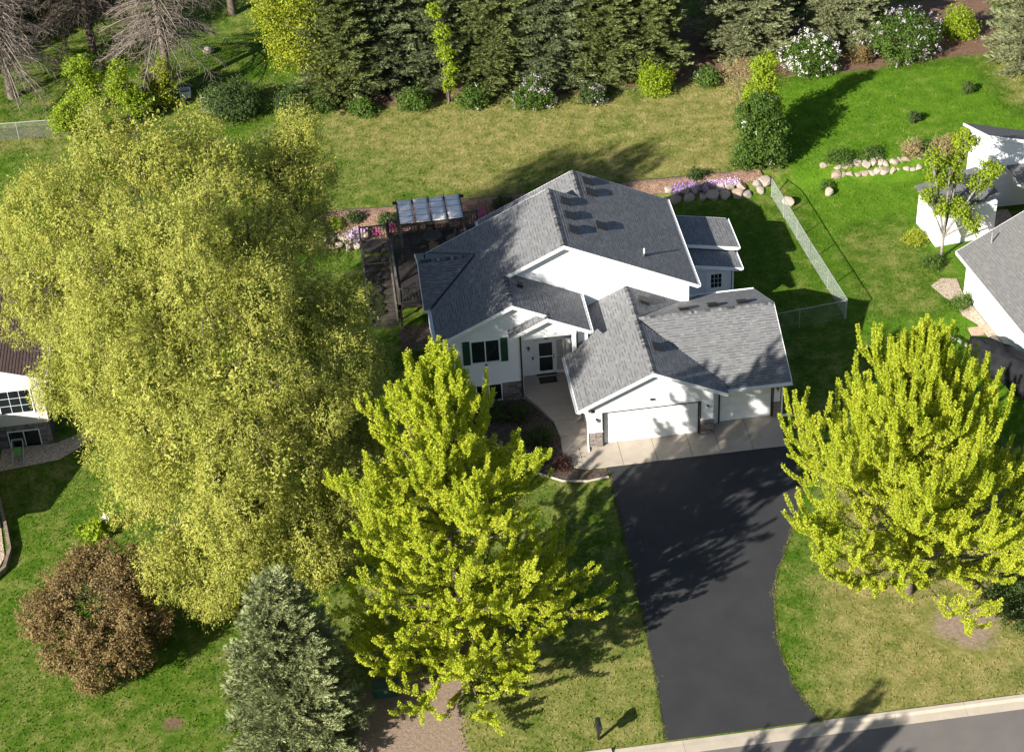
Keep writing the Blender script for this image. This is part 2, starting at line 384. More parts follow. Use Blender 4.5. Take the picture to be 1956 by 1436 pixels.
me = bpy.data.meshes.new('ground'); me.vertices.add(len(co)); me.vertices.foreach_set('co', co.astype(np.float32).ravel())
me.loops.add(F.size); me.loops.foreach_set('vertex_index', F.astype(np.int32).ravel()); me.polygons.add(len(F)); me.polygons.foreach_set('loop_start', np.arange(0, F.size, 4, dtype=np.int32)); me.update(calc_edges=True)
for nm, arr in (('dry', dry), ('dirt', dirt), ('mulch', mul), ('dry_on', np.ones(X.shape))):
    a = me.attributes.new(nm, 'FLOAT', 'POINT'); a.data.foreach_set('value', arr.astype(np.float32).ravel())
me.shade_smooth()
tag(link('ground', me, 'lawn'), kind='structure')

# ------------------------------------------------------------------ driveway, apron, walkway, kerb, road
def smooth_poly(pts, k=3):
    for _ in range(k):
        q = []
        for a, b in zip(pts[:-1], pts[1:]):
            q += [(a[0]*.75+b[0]*.25, a[1]*.75+b[1]*.25), (a[0]*.25+b[0]*.75, a[1]*.25+b[1]*.75)]
        pts = [pts[0]]+q+[pts[-1]]
    return pts
def slab(name, poly, z0, z1, mat, parent=None, kind=None, bevel=0):
    o = MB().prism([(x, y, z0) for x, y in poly], (0, 0, z1-z0)).build(name, mat, parent, bevel)
    if kind: tag(o, kind=kind)
    return o
right_edge = smooth_poly([(8.85, -1.62), (9.02, -3.2), (9.0, -4.6), (8.25, -6.6), (7.2, -8.6), (6.2, -10.5), (5.5, -12.9), (5.2, -15.4), (5.3, -17.4), (5.9, -19.5)])
rnd = random.Random(5)
right_edge = [(x+rnd.uniform(-.03, .03), y) for x, y in right_edge]
left_edge = [(-.75, -19.5), (-.6, -18.0), (-.42, -15), (-.3, -12), (-.22, -9), (-.17, -6), (-.1, -2.4), (-.1, -1.62)]
slab('driveway', right_edge+left_edge, -.05, .018, 'drive', kind='structure')
apron = tag(root('garage_apron', 'tan', 'x'), kind='structure')
for k in ('label', 'category'): del apron[k]
def joint(poly, g=.012):                      # pull a slab in from its neighbours so the joint is a real gap
    cx = sum(p[0] for p in poly)/len(poly); cy = sum(p[1] for p in poly)/len(poly)
    return [(x+(cx-x)/max(abs(x-cx), .3)*g*.8, y+(cy-y)/max(abs(y-cy), .3)*g*.8) for x, y in poly]
xs = [-1.2, .75, 2.45, 4.2, 5.6]
for a, b in zip(xs[:-1], xs[1:]):
    slab('concrete_slab', joint([(a, -1.62), (b, -1.62), (b, .3), (a, .3)]), -.08, .045, 'concrete', apron, bevel=.008)
for a, b in ((5.6, 7.25), (7.25, 9.1)):
    slab('concrete_slab', joint([(a, -1.62), (b-(.22 if b > 9 else 0), -1.62), (b, 1.1), (a, 1.1)]), -.08, .045, 'concrete', apron, bevel=.008)
walk = root('front_walkway', 'x y', 'x')
for k in ('label', 'category'): del walk[k]
tag(walk, kind='structure')
wl = smooth_poly([(-1.2, -1.62), (-1.75, -1.3), (-2.1, -.6), (-2.05, .4), (-2.0, 1.1)], 2)
slab('concrete_slab', joint(wl+[(-.66, 1.1), (-.66, .02), (-1.2, .02)]), -.08, .05, 'concrete', walk, bevel=.006)
zs = [(1.1, .05), (2.3, .13), (3.5, .23), (4.4, .33), (6.05, .36)]
lx = {1.1: -2.0, 2.3: -2.15, 3.5: -2.75, 4.4: -3.32, 6.05: -3.32}
for (ya, za), (yb, zb) in zip(zs[:-1], zs[1:]):
    ya2 = ya+.008; yb2 = yb-.008
    MB().add([(lx[ya], ya2, -.1), (-.66, ya2, -.1), (-.66, yb2, -.1), (lx[yb], yb2, -.1), (lx[ya], ya2, za), (-.66, ya2, za), (-.66, yb2, zb), (lx[yb], yb2, zb)],
             [(0, 3, 2, 1), (4, 5, 6, 7), (0, 1, 5, 4), (1, 2, 6, 5), (2, 3, 7, 6), (3, 0, 4, 7)]).build('concrete_slab', 'concrete', walk)
# road and kerb
slab('road', [(-400, -31.2), (400, -31.2), (400, -20.3), (-400, -20.3)], -.3, .012, 'road', kind='structure')
kerb = root('kerb', 'x y', 'x')
for k in ('label', 'category'): del kerb[k]
tag(kerb, kind='structure')
def kerb_piece(x0, x1, low):
    h = .03 if low else .13
    prof = [(-19.62, -.1), (-19.62, h), (-19.80, h-.005), (-19.92, max(.03, h*.35)), (-20.33, .022), (-20.33, -.1)]
    MB().prism([(x0+.006, y, z) for y, z in prof], (x1-x0-.012, 0, 0)).build('kerb_stone', 'kerb', kerb)
x = -45.0
while x < 45:
    kerb_piece(x, x+3.0, -1.6 < x+1.5 < 6.4); x += 3.0
# ------------------------------------------------------------------ shared building helpers
P_ = .4787
def roof_plane(house, poly, th=.13, mat='shingle', seed=0, name='roof'):
    """poly: 3-D points of a convex roof face (counter-clockwise from above); a slab plus laid shingle courses"""
    pts = [Vector(p) for p in poly]
    n = (pts[1]-pts[0]).cross(pts[2]-pts[0]).normalized()
    if n.z < 0: pts.reverse(); n = -n
    u = Vector((0, 0, 1)).cross(n).normalized(); v = n.cross(u).normalized()       # u along the eave, v up the slope
    deck = MB().prism([p-n*.012 for p in pts], (0, 0, -th)).build(name, 'roof_deck', house)
    rg = random.Random(seed+int(abs(pts[0].x*37+pts[0].y*11)))
    us = [p.dot(u) for p in pts]; vs = [p.dot(v) for p in pts]; d0 = pts[0].dot(n)
    bm = bmesh.new(); ly = bm.faces.layers.float.new('rnd')
    row = .155; r0 = math.floor(min(vs)/row)*row; k = 0
    vv = r0
    while vv < max(vs):
        uu = min(us)-rg.uniform(0, .35)
        while uu < max(us):
            w = rg.choice((.16, .20, .24, .28)); q = .44+.14*rg.random(); shadow_dash = .24 if rg.random() < .48 else q
            if rg.random() < .12: q += .14
            lo = .020; hi = .004; md = vv+.052
            def P3(a_, b_, h_): return bm.verts.new(u*a_+v*b_+n*(d0+h_))
            x1_ = uu+w-.004
            a0, a1, m0, m1, t0, t1, g0, g1 = P3(uu, vv, lo), P3(x1_, vv, lo), P3(uu, md, .015), P3(x1_, md, .015), P3(uu, vv+row+.02, hi), P3(x1_, vv+row+.02, hi), P3(uu, vv, -.008), P3(x1_, vv, -.008)
            f = bm.faces.new((m0, m1, t1, t0)); f[ly] = q
            f = bm.faces.new((a0, a1, m1, m0)); f[ly] = shadow_dash  # darker lower strip on some tabs imitates the shadow of a thick tab
            f = bm.faces.new((g0, g1, a1, a0)); f[ly] = .06  # butt edge coloured near black as the shadow line of the row
            uu += w
        vv += row; k += 1
    m_ = len(pts)
    for i in range(m_):
        p, q = pts[i], pts[(i+1) % m_]; e = (q-p).normalized(); out = e.cross(n)
        bmesh.ops.bisect_plane(bm, geom=bm.verts[:]+bm.edges[:]+bm.faces[:], plane_co=p+out*.01, plane_no=out, clear_outer=True)
    me = bpy.data.meshes.new('shingles'); bm.to_mesh(me); bm.free()
    tag(link('shingles', me, mat, deck), kind='stuff')
    return deck
def fascia(house, p, q, out, h=.19, t=.035, mat='white', name='fascia', drop=.0, lift=.012):
    """board under a roof edge, pushed outwards along out"""
    p = Vector(p)+Vector((0, 0, lift-drop)); q = Vector(q)+Vector((0, 0, lift-drop)); o_ = Vector(out).normalized()
    a = [p, q, q-Vector((0, 0, h)), p-Vector((0, 0, h))]
    return MB().prism([x+o_*.004 for x in a], o_*t).build(name, mat, house)
def gutter(house, p, q, out):
    p = Vector(p); q = Vector(q); o_ = Vector(out).normalized(); w = .12
    pr = [(0, -.01), (0, -.13), (.09, -.13), (w, -.01), (w-.012, -.01), (.08, -.115), (.012, -.115), (.012, -.01)]
    a = [p+o_*x_+Vector((0, 0, z_)) for x_, z_ in pr]
    return MB().prism(a, q-p).build('gutter', 'white', house)
stone_protos = []
def unit_stone(seed):
    rg = random.Random(seed); bm = bmesh.new(); bmesh.ops.create_cube(bm, size=1)
    bmesh.ops.bevel(bm, geom=bm.edges[:], offset=.09, segments=1, affect='EDGES')
    for v in bm.verts: v.co += Vector((rg.uniform(-.04, .04), rg.uniform(-.12, .12), rg.uniform(-.04, .04)))
    me = bpy.data.meshes.new('stone'); bm.to_mesh(me); bm.free(); me.materials.append(M['stone']); return me
STN = [unit_stone(i) for i in range(5)]
def stone_wall(parent, x0, x1, y, z0, z1, side='-y', seed=0, wmin=.16, wmax=.42):
    rg = random.Random(seed); z = z0
    while z < z1-.03:
        h = min(rg.choice((.075, .10, .13, .16)), z1-z); x = x0
        if z1-(z+h) < .05: h = z1-z
        while x < x1-.02:
            w = min(rg.uniform(wmin, wmax), x1-x)
            if x1-(x+w) < .09: w = x1-x
            o = bpy.data.objects.new('stone', rg.choice(STN)); COL.objects.link(o); o.parent = parent
            if side in ('-y', '+y'):
                o.location = (x+w/2, y, z+h/2); o.scale = (w-.014, .07, h-.014)
            else:
                o.location = (y, x+w/2, z+h/2); o.scale = (.07, w-.014, h-.014)
            if parent.location.length: o.matrix_parent_inverse = Matrix.Translation(-parent.location)
            x += w
        z += h
def window(house, x0, x1, z0, z1, y, mull=1, frame='white', fr=.06, grid=None):
    w = MB()
    w.box(x0-fr, x1+fr, y-.05, y-.004, z1, z1+fr).box(x0-fr, x1+fr, y-.07, y-.004, z0-fr, z0).box(x0-fr, x0, y-.05, y-.004, z0, z1).box(x1, x1+fr, y-.05, y-.004, z0, z1)
    wo = w.build('window', frame, house)
    n = mull+1; d = (x1-x0)/n
    for i in range(n):
        a = x0+i*d+(.025 if i else 0); b = x0+(i+1)*d-(.025 if i < n-1 else 0)
        box('pane', a, b, y-.022, y-.008, z0, z1, 'glass', wo)
        if i: box('mullion', x0+i*d-.025, x0+i*d+.025, y-.048, y-.005, z0, z1, frame, wo)
        if grid:
            g = MB()
            for k in range(1, grid[0]): g.box(a+(b-a)*k/grid[0]-.009, a+(b-a)*k/grid[0]+.009, y-.032, y-.023, z0, z1)
            for k in range(1, grid[1]): g.box(a, b, y-.0315, y-.0225, z0+(z1-z0)*k/grid[1]-.009, z0+(z1-z0)*k/grid[1]+.009)
            g.build('muntin_grid', frame, wo)
    return wo
def lantern(house, x, y, z):
    l = MB().box(x-.035, x+.035, y-.03, y-.003, z-.06, z+.1).box(x-.02, x+.02, y-.12, y-.03, z+.09, z+.11).tube([(x, y-.11, z+.13), (x, y-.11, z+.085), (x, y-.11, z+.08)], [.02, .075, .075], 8).build('wall_lantern', 'black', house)
    MB().tube([(x, y-.11, z-.09), (x, y-.11, z+.078)], [.045, .062], 8).build('lantern_glass', 'curtain', l)

# ------------------------------------------------------------------ the white house
H = root('white_house', 'white split level house with nested gables and grey shingle roof', 'house', (2.5, 7, 0))
zM = 7.62; xM = -.709; xL = -3.737; zL = zM-P_*(xM-xL); xE = -2.047; zE = zL-P_*(xE-xL); xR = 6.15; zEv = zM-P_*(xR-xM)
def ml(x): return zM-P_*(xM-x)
def mr(x): return zM-P_*(x-xM)
# walls (each a closed block under its roof)
def gable_block(name, poly_xz, y0, y1, mat='siding'):
    return MB().prism([(x, y0, z) for x, z in poly_xz], (0, y1-y0, 0)).build(name, mat, H)
gable_block('wall', [(-7.15, -.2), (5.75, -.2), (5.75, mr(5.75)-.16), (xM, zM-.17), (-7.15, ml(-7.15)-.16)], 7.17, 12.0)
gable_block('wall', [(-3.9, -.2), (5.752, -.2), (5.752, mr(5.752)-.16), (1.005, mr(1.005)-.17), (-3.9, mr(1.005)-P_*4.905-.16)], 12.003, 14.85)
def lr(x): return zL-P_*(x-xL)
gable_block('wall', [(-7.152, 1.25), (-3.4, 1.25), (-3.4, lr(-3.4)-.17), (xL, zL-.17), (-7.152, ml(-7.152)-.16)], 4.54, 7.168)
gable_block('wall', [(-3.398, 4.3), (-.2, 4.3), (-.2, lr(-.2)-.16), (-3.398, lr(-3.398)-.16)], 4.542, 7.168)
gable_block('foundation_wall', [(-7.1, -.2), (-3.42, -.2), (-3.42, 1.248), (-7.1, 1.248)], 4.58, 7.166, 'mortar')
stone_wall(H, -7.12, -5.82, 4.575, 0, 1.25, seed=3); stone_wall(H, -4.42, -3.42, 4.575, 0, 1.25, seed=4); stone_wall(H, -5.8, -4.45, 4.575, 0, .12, seed=5)
lw = window(H, -5.75, -4.5, .2, 1.18, 4.56, 1)
box('water_table', -7.16, -3.39, 4.515, 4.538, 1.235, 1.3, 'white', H)
# main upstairs window with shutters
window(H, -5.88, -4.5, 2.68, 3.98, 4.54, 1)
for a, b in ((-6.33, -5.97), (-4.41, -4.05)):
    s_ = box('shutter', a, b, 4.492, 4.536, 2.6, 4.04, 'green_paint', H)
    for k in range(13): box('louvre', a+.04, b-.04, 4.482, 4.4915, 2.68+k*.1, 2.74+k*.1, 'green_paint', s_)
box('outlet_cover', -5.26, -5.12, 4.50, 4.537, 2.44, 2.5, 'black', H)
# corner boards
for x in (-7.165, -3.52): box('corner_board', x, x+.12, 4.515, 4.538, 1.31, 4.3 if x < -5 else 4.2, 'white', H)
box('downspout', -3.44, -3.36, 4.44, 4.51, .2, 4.2, 'dark_strip', H)
# entry: door wall, porch sides, ceiling, gable face
box('wall', -3.4, -.45, 6.0, 7.16, .0, 4.28, 'white', H)
box('wall', -3.398, -3.32, 4.545, 5.998, .0, 4.28, 'white', H)
box('wall', -.66, .05, 4.6, 5.998, .0, 4.28, 'siding', H)
box('porch_ceiling', -3.318, -.3, 4.3, 5.998, 4.06, 4.16, 'white', H)
MB().prism([(-3.9, 4.25, 4.2), (-.2, 4.25, 4.2), (-.2, 4.25, zE-P_*(-.2-xE)-.15), (xE, 4.25, zE-.16), (-3.9, 4.25, zE-P_*(xE+3.9)-.15)], (0, .07, 0)).build('entry_gable', 'white', H)
box('porch_beam', -3.36, -.58, 4.235, 4.33, 3.98, 4.2, 'white', H)
box('porch_post', -.8, -.6, 4.25, 4.45, .25, 3.98, 'white', H)
box('downspout', -.58, -.5, 4.30, 4.38, 2.6, 4.1, 'dark_strip', H)
dr = MB().box(-2.52, -2.43, 5.94, 5.998, .38, 2.6).box(-1.5, -1.41, 5.94, 5.998, .38, 2.6).box(-2.43, -1.5, 5.94, 5.998, 2.5, 2.6).box(-1.06, -.98, 5.94, 5.998, .38, 2.6).box(-1.41, -1.06, 5.942, 5.998, 2.5, 2.6).box(-1.41, -1.06, 5.942, 5.998, .38, .55).build('front_door', 'white', H)
box('door_leaf', -2.425, -1.505, 5.955, 5.99, .42, 2.495, 'white', dr)
box('door_pane', -2.31, -1.62, 5.945, 5.953, 1.55, 2.38, 'glass', dr); box('door_pane', -2.31, -1.62, 5.945, 5.953, .62, 1.48, 'glass', dr)
box('door_sill', -2.5, -1.43, 5.87, 5.935, .37, .44, 'black', dr); box('door_handle', -1.575, -1.545, 5.90, 5.953, 1.4, 1.62, 'black', dr)
box('sidelight_pane', -1.4, -1.07, 5.96, 5.968, 1.52, 2.49, 'curtain', dr); box('sidelight_pane', -1.4, -1.07, 5.96, 5.968, .56, 1.46, 'curtain', dr)
lantern(H, -2.85, 6.0, 2.1); box('doorbell', -2.68, -2.6, 5.96, 5.997, 1.38, 1.54, 'black', H); box('porch_light', -2.02, -1.86, 5.9, 5.997, 2.66, 2.8, 'black', H)
# garage
box('wall', -.66, -.0, .0, 7.165, .99, 2.5, 'siding', H)
box('foundation_wall', -.66, -.0, .012, 7.16, -.2, .988, 'mortar', H)
def gl(x): return 2.714+P_*(x+1.234)
def gr(x): return 4.4914-P_*(x-2.479)
box('wall', 4.88, 5.54, .0, 7.164, .99, 2.5, 'siding', H); box('foundation_wall', 4.88, 5.54, .012, 7.16, -.2, .988, 'mortar', H)
MB().prism([(-.002, -.002, 2.13), (4.882, -.002, 2.13), (5.542, -.002, 2.50), (5.542, -.002, gr(5.542)-.15), (2.479, -.002, 4.33), (-.662, -.002, gl(-.662)-.15), (-.662, -.002, 2.50)], (0, 7.1, 0)).build('gable_wall', 'siding', H)
stone_wall(H, -.66, -.01, -.005, .03, .98, seed=7); stone_wall(H, 4.89, 5.56, -.005, .03, .98, seed=8); stone_wall(H, .04, .68, 5.555, .03, .98, side='x', seed=9)
for a, b in ((-.68, .0), (4.88, 5.6)): box('stone_cap', a, b, -.06, .0, .985, 1.03, 'white', H)
def garage_door(x0, x1, y, z1, parent, yf):
    g = box('garage_door', x0-.01, x1+.01, y+.05, y+.09, .04, z1, 'white', parent)
    n = 4; hh = (z1-.05)/n; pw = max(2, round((x1-x0)/.61))
    for k in range(n):
        s_ = box('door_section', x0, x1, y+.012, y+.048, .05+k*hh+.006, .05+(k+1)*hh-.006, 'white', g)
        mb = MB()
        for j in range(pw):
            a = x0+(x1-x0)*j/pw+.08; b = x0+(x1-x0)*(j+1)/pw-.08
            mb.box(a, b, y+.004, y+.0115, .05+k*hh+.09, .05+(k+1)*hh-.09)
        tag(mb.build('raised_panels', 'white', s_), kind='stuff')
    MB().box(x0-.05, x0+.03, y-.05, y+.01, .04, z1-.03).box(x1-.03, x1+.05, y-.05, y+.01, .04, z1-.03).box(x0-.05, x1+.05, y-.05, y+.01, z1-.03, z1+.03).build('door_stop', 'dark_strip', g)
    MB().box(x0-.08, x0-.03, yf-.025, yf-.004, .04, z1+.05).box(x1+.03, x1+.08, yf-.025, yf-.004, .04, z1+.05).box(x0-.03, x1+.03, yf-.025, yf-.004, z1+.0, z1+.05).build('door_trim', 'dark_strip', g)
    box('bottom_seal', x0, x1, y+.02, y+.05, .04, .075, 'black', g)
garage_door(.05, 4.83, .18, 2.1, H, -.002)
lantern(H, -.32, -.0, 1.75); lantern(H, 5.23, -.0, 1.8)
box('keypad', -.56, -.42, -.05, -.003, 2.22, 2.38, 'black', H); box('floodlight', 2.36, 2.54, -.12, -.004, 2.63, 2.70, 'black', H)
# wing
box('wall', 5.545, 9.1, .9, 8.0, 2.12, 2.48, 'siding', H)
box('wall', 8.72, 9.1, .7, 8.0, .99, 2.48, 'siding', H); box('foundation_wall', 8.72, 9.1, .712, 8.0, -.2, .988, 'mortar', H)
box('wall', 5.545, 5.98, .75, 7.9, -.2, 2.48, 'white', H)
box('wall', 5.9, 8.8, .752, .95, 2.1, 2.48, 'white', H); box('wall', 5.6, 9.0, 7.7, 7.99, -.2, 2.12, 'siding', H)
MB().prism([(9.098, .7, 2.47), (9.098, 8.0, 2.47), (9.098, 4.28, 4.33)], (-.1, 0, 0)).build('gable_wall', 'siding', H)
stone_wall(H, 8.74, 9.11, .70, .03, .98, seed=11); stone_wall(H, .72, 2.0, 9.105, .03, .98, side='x', seed=12)
garage_door(6.02, 8.68, .82, 2.06, H, .70); lantern(H, 8.93, .7, 1.82)
# right-hand mud room, two stepped lean-to roofs
def la(x): return 2.72+.19*(9.49-x)
def lb(x): return 2.47+.19*(9.3-x)
MB().prism([(5.76, 12.5, -.2), (9.0, 12.5, -.2), (9.0, 12.5, la(9.0)-.14), (5.76, 12.5, la(5.76)-.14)], (0, 2.3, 0)).build('wall', 'siding', H)
MB().prism([(5.76, 10.9, -.2), (8.88, 10.9, -.2), (8.88, 10.9, lb(8.88)-.14), (5.76, 10.9, lb(5.76)-.14)], (0, 1.59, 0)).build('wall', 'siding', H)
sd = box('side_door', 7.6, 8.5, 10.85, 10.897, .1, 2.14, 'white', H)
for i in range(3):
    for k in range(3): box('pane', 7.76+i*.2, 7.93+i*.2, 10.838, 10.848, 1.18+k*.29, 1.44+k*.29, 'glass', sd)
MB().box(7.48, 7.6, 10.86, 10.898, .1, 2.24).box(8.5, 8.62, 10.86, 10.898, .1, 2.24).box(7.6, 8.5, 10.86, 10.898, 2.14, 2.24).build('door_frame', 'white', sd)
box('wall_light', 6.62, 6.78, 10.8, 10.897, 2.55, 2.66, 'black', H)
# left cross gable bay
box('wall', -7.55, -7.148, 7.62, 12.18, -.2, 4.25, 'siding', H)
MB().prism([(-7.549, 7.63, 4.2), (-7.549, 12.17, 4.2), (-7.549, 9.9, 5.40)], (.1, 0, 0)).build('gable_wall', 'siding', H)
# --- roofs
def ry(f, x0, x1, y0, y1): return [(x0, y0, f(x0)), (x1, y0, f(x1)), (x1, y1, f(x1)), (x0, y1, f(x0))]
roof_plane(H, ry(ml, xL, xM, 6.80, 12.32), seed=1)
roof_plane(H, ry(ml, -7.6, xL, 4.17, 12.32), seed=2)
roof_plane(H, ry(mr, xM, 1.005, 6.80, 12.32), seed=3)
roof_plane(H, ry(mr, 1.005, xR, 6.80, 15.2), seed=4)
def r3(x): return mr(1.005)-P_*(1.005-x)
roof_plane(H, ry(r3, -4.28, 1.005, 12.1, 15.2), seed=5)
roof_plane(H, ry(lr, xL, xE, 4.17, 7.165), seed=6)
roof_plane(H, ry(lr, xE, .07, 3.884, 7.165), seed=7)
def el(x): return zE-P_*(xE-x)
roof_plane(H, ry(el, -4.0, xE, 3.884, 4.535), seed=8)
roof_plane(H, ry(gl, -1.234, -.668, -.37, 4.2), seed=9)
roof_plane(H, ry(gl, -.668, 2.479, -.37, 7.165), seed=10)
roof_plane(H, ry(gr, 2.479, 6.19, -.37, 7.165), seed=11)
def wf(y): return 2.5443+P_*(y-.196)
roof_plane(H, [(9.4935, .196, wf(.196)), (9.4935, 4.28, wf(4.28)), (2.40, 4.28, wf(4.28)), (6.22, .196, wf(.196))], seed=12)
def wr(y): return 2.5443+P_*(8.364-y)
roof_plane(H, [(2.40, 4.28, wr(4.28)), (9.4935, 4.28, wr(4.28)), (9.4935, 8.364, wr(8.364)), (6.4, 8.364, wr(8.364)), (5.3, 7.16, wr(7.16))], seed=13)
def xf(y): return 5.6-P_*(9.9-y)
def xb(y): return 5.6-P_*(y-9.9)
roof_plane(H, [(-7.95, 7.25, xf(7.25)), (-7.6, 7.25, xf(7.25)), (-4.94, 9.9, 5.6), (-7.95, 9.9, 5.6)], seed=14)
roof_plane(H, [(-7.95, 9.9, 5.6), (-4.94, 9.9, 5.6), (-7.35, 12.32, xb(12.32)), (-7.95, 12.55, xb(12.55))], seed=15)
roof_plane(H, ry(la, 5.76, 9.49, 12.17, 15.1), .1, seed=16)
roof_plane(H, ry(lb, 5.76, 9.3, 10.55, 12.49), .1, seed=17)
# --- trim boards: rakes and eaves
def rake(f, x0, x1, y, out): return fascia(H, (x0, y, f(x0)), (x1, y, f(x1)), (0, out, 0), h=.2)
rake(ml, xL, xM, 6.80, -1); rake(mr, xM, xR, 6.80, -1); rake(ml, -7.6, xL, 4.17, -1); rake(lr, xL, xE, 4.17, -1)
rake(el, -4.0, xE, 3.884, -1); rake(lr, xE, .07, 3.884, -1); rake(gl, -1.234, 2.479, -.37, -1); rake(gr, 2.479, 6.19, -.37, -1)
rake(r3, -4.28, 1.005, 15.2, 1); rake(mr, 1.005, xR, 15.2, 1); rake(ml, -7.6, xM, 12.32, 1); rake(mr, xM, 1.0, 12.32, 1)
rake(la, 5.8, 9.49, 12.17, -1); rake(lb, 5.8, 9.3, 10.55, -1); rake(la, 6.2, 9.49, 15.1, 1)
for f, y0, y1 in ((wf, .196, 4.28), (wr, 4.28, 8.364)): fascia(H, (9.4935, y0, f(y0)), (9.4935, y1, f(y1)), (1, 0, 0), h=.2)
for f, y0, y1 in ((xf, 7.25, 9.9), (xb, 9.9, 12.55)): fascia(H, (-7.95, y0, f(y0)), (-7.95, y1, f(y1)), (-1, 0, 0), h=.2)
def soffit(x0, x1, y0, y1, z): box('soffit', x0, x1, y0, y1, z-.03, z, 'white', H)
def slope_soffit(f, x0, x1, y0, y1):
    MB().prism([(x0, y0, f(x0)-.148), (x1, y0, f(x1)-.148), (x1, y1, f(x1)-.148), (x0, y1, f(x0)-.148)], (0, 0, -.02)).build('soffit', 'white', H)
slope_soffit(ml, xL, xM, 6.79, 7.165); slope_soffit(mr, xM, xR, 6.79, 7.165); slope_soffit(ml, -7.6, xL, 4.16, 4.536); slope_soffit(lr, xL, xE, 4.16, 4.536)
slope_soffit(el, -4.0, xE, 3.874, 4.248); slope_soffit(lr, xE, .07, 3.874, 4.248); slope_soffit(gl, -1.234, 2.479, -.38, -.006); slope_soffit(gr, 2.479, 6.19, -.38, -.006)
def eave(p, q, out, g=True):
    fascia(H, p, q, out, h=.17, drop=.02)
    if g: gutter(H, Vector(p)+Vector(out)*.042, Vector(q)+Vector(out)*.042, out)
eave((xR, 6.76, zEv), (xR, 15.2, zEv), (1, 0, 0)); eave((-7.6, 4.14, ml(-7.6)), (-7.6, 7.2, ml(-7.6)), (-1, 0, 0)); eave((-1.234, -.4, 2.714), (-1.234, 4.2, 2.714), (-1, 0, 0))
eave((6.24, .196, wf(.196)), (9.52, .196, wf(.196)), (0, -1, 0)); eave((6.0, 8.364, wr(8.364)), (9.52, 8.364, wr(8.364)), (0, 1, 0)); eave((9.49, 12.13, la(9.49)), (9.49, 15.1, la(9.49)), (1, 0, 0)); eave((9.3, 10.51, lb(9.3)), (9.3, 12.1, lb(9.3)), (1, 0, 0))
eave((.07, 3.85, lr(.07)), (.07, 7.1, lr(.07)), (1, 0, 0)); eave((-4.28, 12.35, r3(-4.28)), (-4.28, 15.24, r3(-4.28)), (-1, 0, 0)); eave((-7.95, 7.25, xf(7.25)), (-7.64, 7.25, xf(7.25)), (0, -1, 0), False)
box('corner_board', 5.66, 5.765, 7.145, 7.168, 2.3, 4.2, 'white', H); box('corner_board', -.675, -.575, -.022, -.003, 1.03, 2.5, 'white', H)
# downspouts
MB().bar((-1.30, .22, 2.58), (-.74, .10, 2.05), .07, .07).bar((-.74, .10, 2.08), (-.74, .10, .15), .07, .07).bar((-.74, .12, .17), (-.78, -.35, .09), .07, .06).build('downspout', 'white', H)
MB().bar((9.42, .12, 2.42), (9.2, .55, 2.2), .07, .07).bar((9.17, .62, 2.25), (9.17, .62, .15), .07, .07).bar((9.17, .62, .15), (10.35, .5, .06), .08, .08).build('downspout', 'white', H)
MB().bar((8.95, 10.8, 2.3), (8.95, 10.8, .1), .07, .07).build('downspout', 'white', H)
# ridge caps, valleys
def ridge(p, q, dl, dr_, seed=0):
    p = Vector(p); q = Vector(q); L = (q-p).length; e = (q-p).normalized(); n = int(L/.14); rg = random.Random(seed+17)
    Q = []; rr = []
    for i in range(n):
        c = p+e*(L*i/n); c2 = c+e*(L/n+.02); lz = .034; 
        l = Vector(dl).normalized()*.15; r_ = Vector(dr_).normalized()*.15; up_ = Vector((0, 0, .04)); up2 = Vector((0, 0, .028))
        a = rg.random()**1.5*.6+.25*(rg.random() < .3)
        Q.append([c+up_, c2+up2, c2+up2+l, c+up_+l]); Q.append([c+up_, c+up_+r_, c2+up2+r_, c2+up2]); rr += [a, a]
    me = quads_mesh('ridge_cap', np.array([[list(v) for v in f] for f in Q]), np.array(rr))
    tag(link('ridge_cap', me, 'shingle', H), kind='stuff')
s1 = (-1, 0, -P_); s2 = (1, 0, -P_); s3 = (0, -1, -P_); s4 = (0, 1, -P_)
ridge((xM, 6.8, zM), (xM, 12.32, zM), s1, s2, 1); ridge((1.005, 12.35, mr(1.005)), (1.005, 15.2, mr(1.005)), s1, s2, 2); ridge((xL, 4.17, zL), (xL, 6.78, zL), s1, s2, 3)
ridge((xE, 3.884, zE), (xE, 4.5, zE), s1, s2, 4); ridge((2.479, -.37, 4.4914), (2.479, 7.1, 4.4914), s1, s2, 5); ridge((2.6, 4.28, wf(4.28)), (9.49, 4.28, wf(4.28)), s3, s4, 6); ridge((-7.95, 9.9, 5.6), (-5.1, 9.9, 5.6), s3, s4, 7)
def valley(p, q):
    p = Vector(p); q = Vector(q); d = (q-p).normalized(); s_ = d.cross(Vector((0, 0, 1))).normalized()*.055; u_ = Vector((0, 0, .045))
    MB().prism([p+s_+u_, q+s_+u_, q-s_+u_, p-s_+u_], (0, 0, -.03)).build('valley_flashing', 'vent', H)
valley((6.15, .25, wf(.25)), (2.5, 4.24, wf(4.24))); valley((5.1, 7.1, wr(7.1)), (2.55, 4.36, wr(4.36))); valley((-7.58, 7.29, xf(7.29)), (-4.98, 9.86, xf(9.86))); valley((-7.3, 12.28, xb(12.28)), (-4.98, 9.94, xb(9.94)))
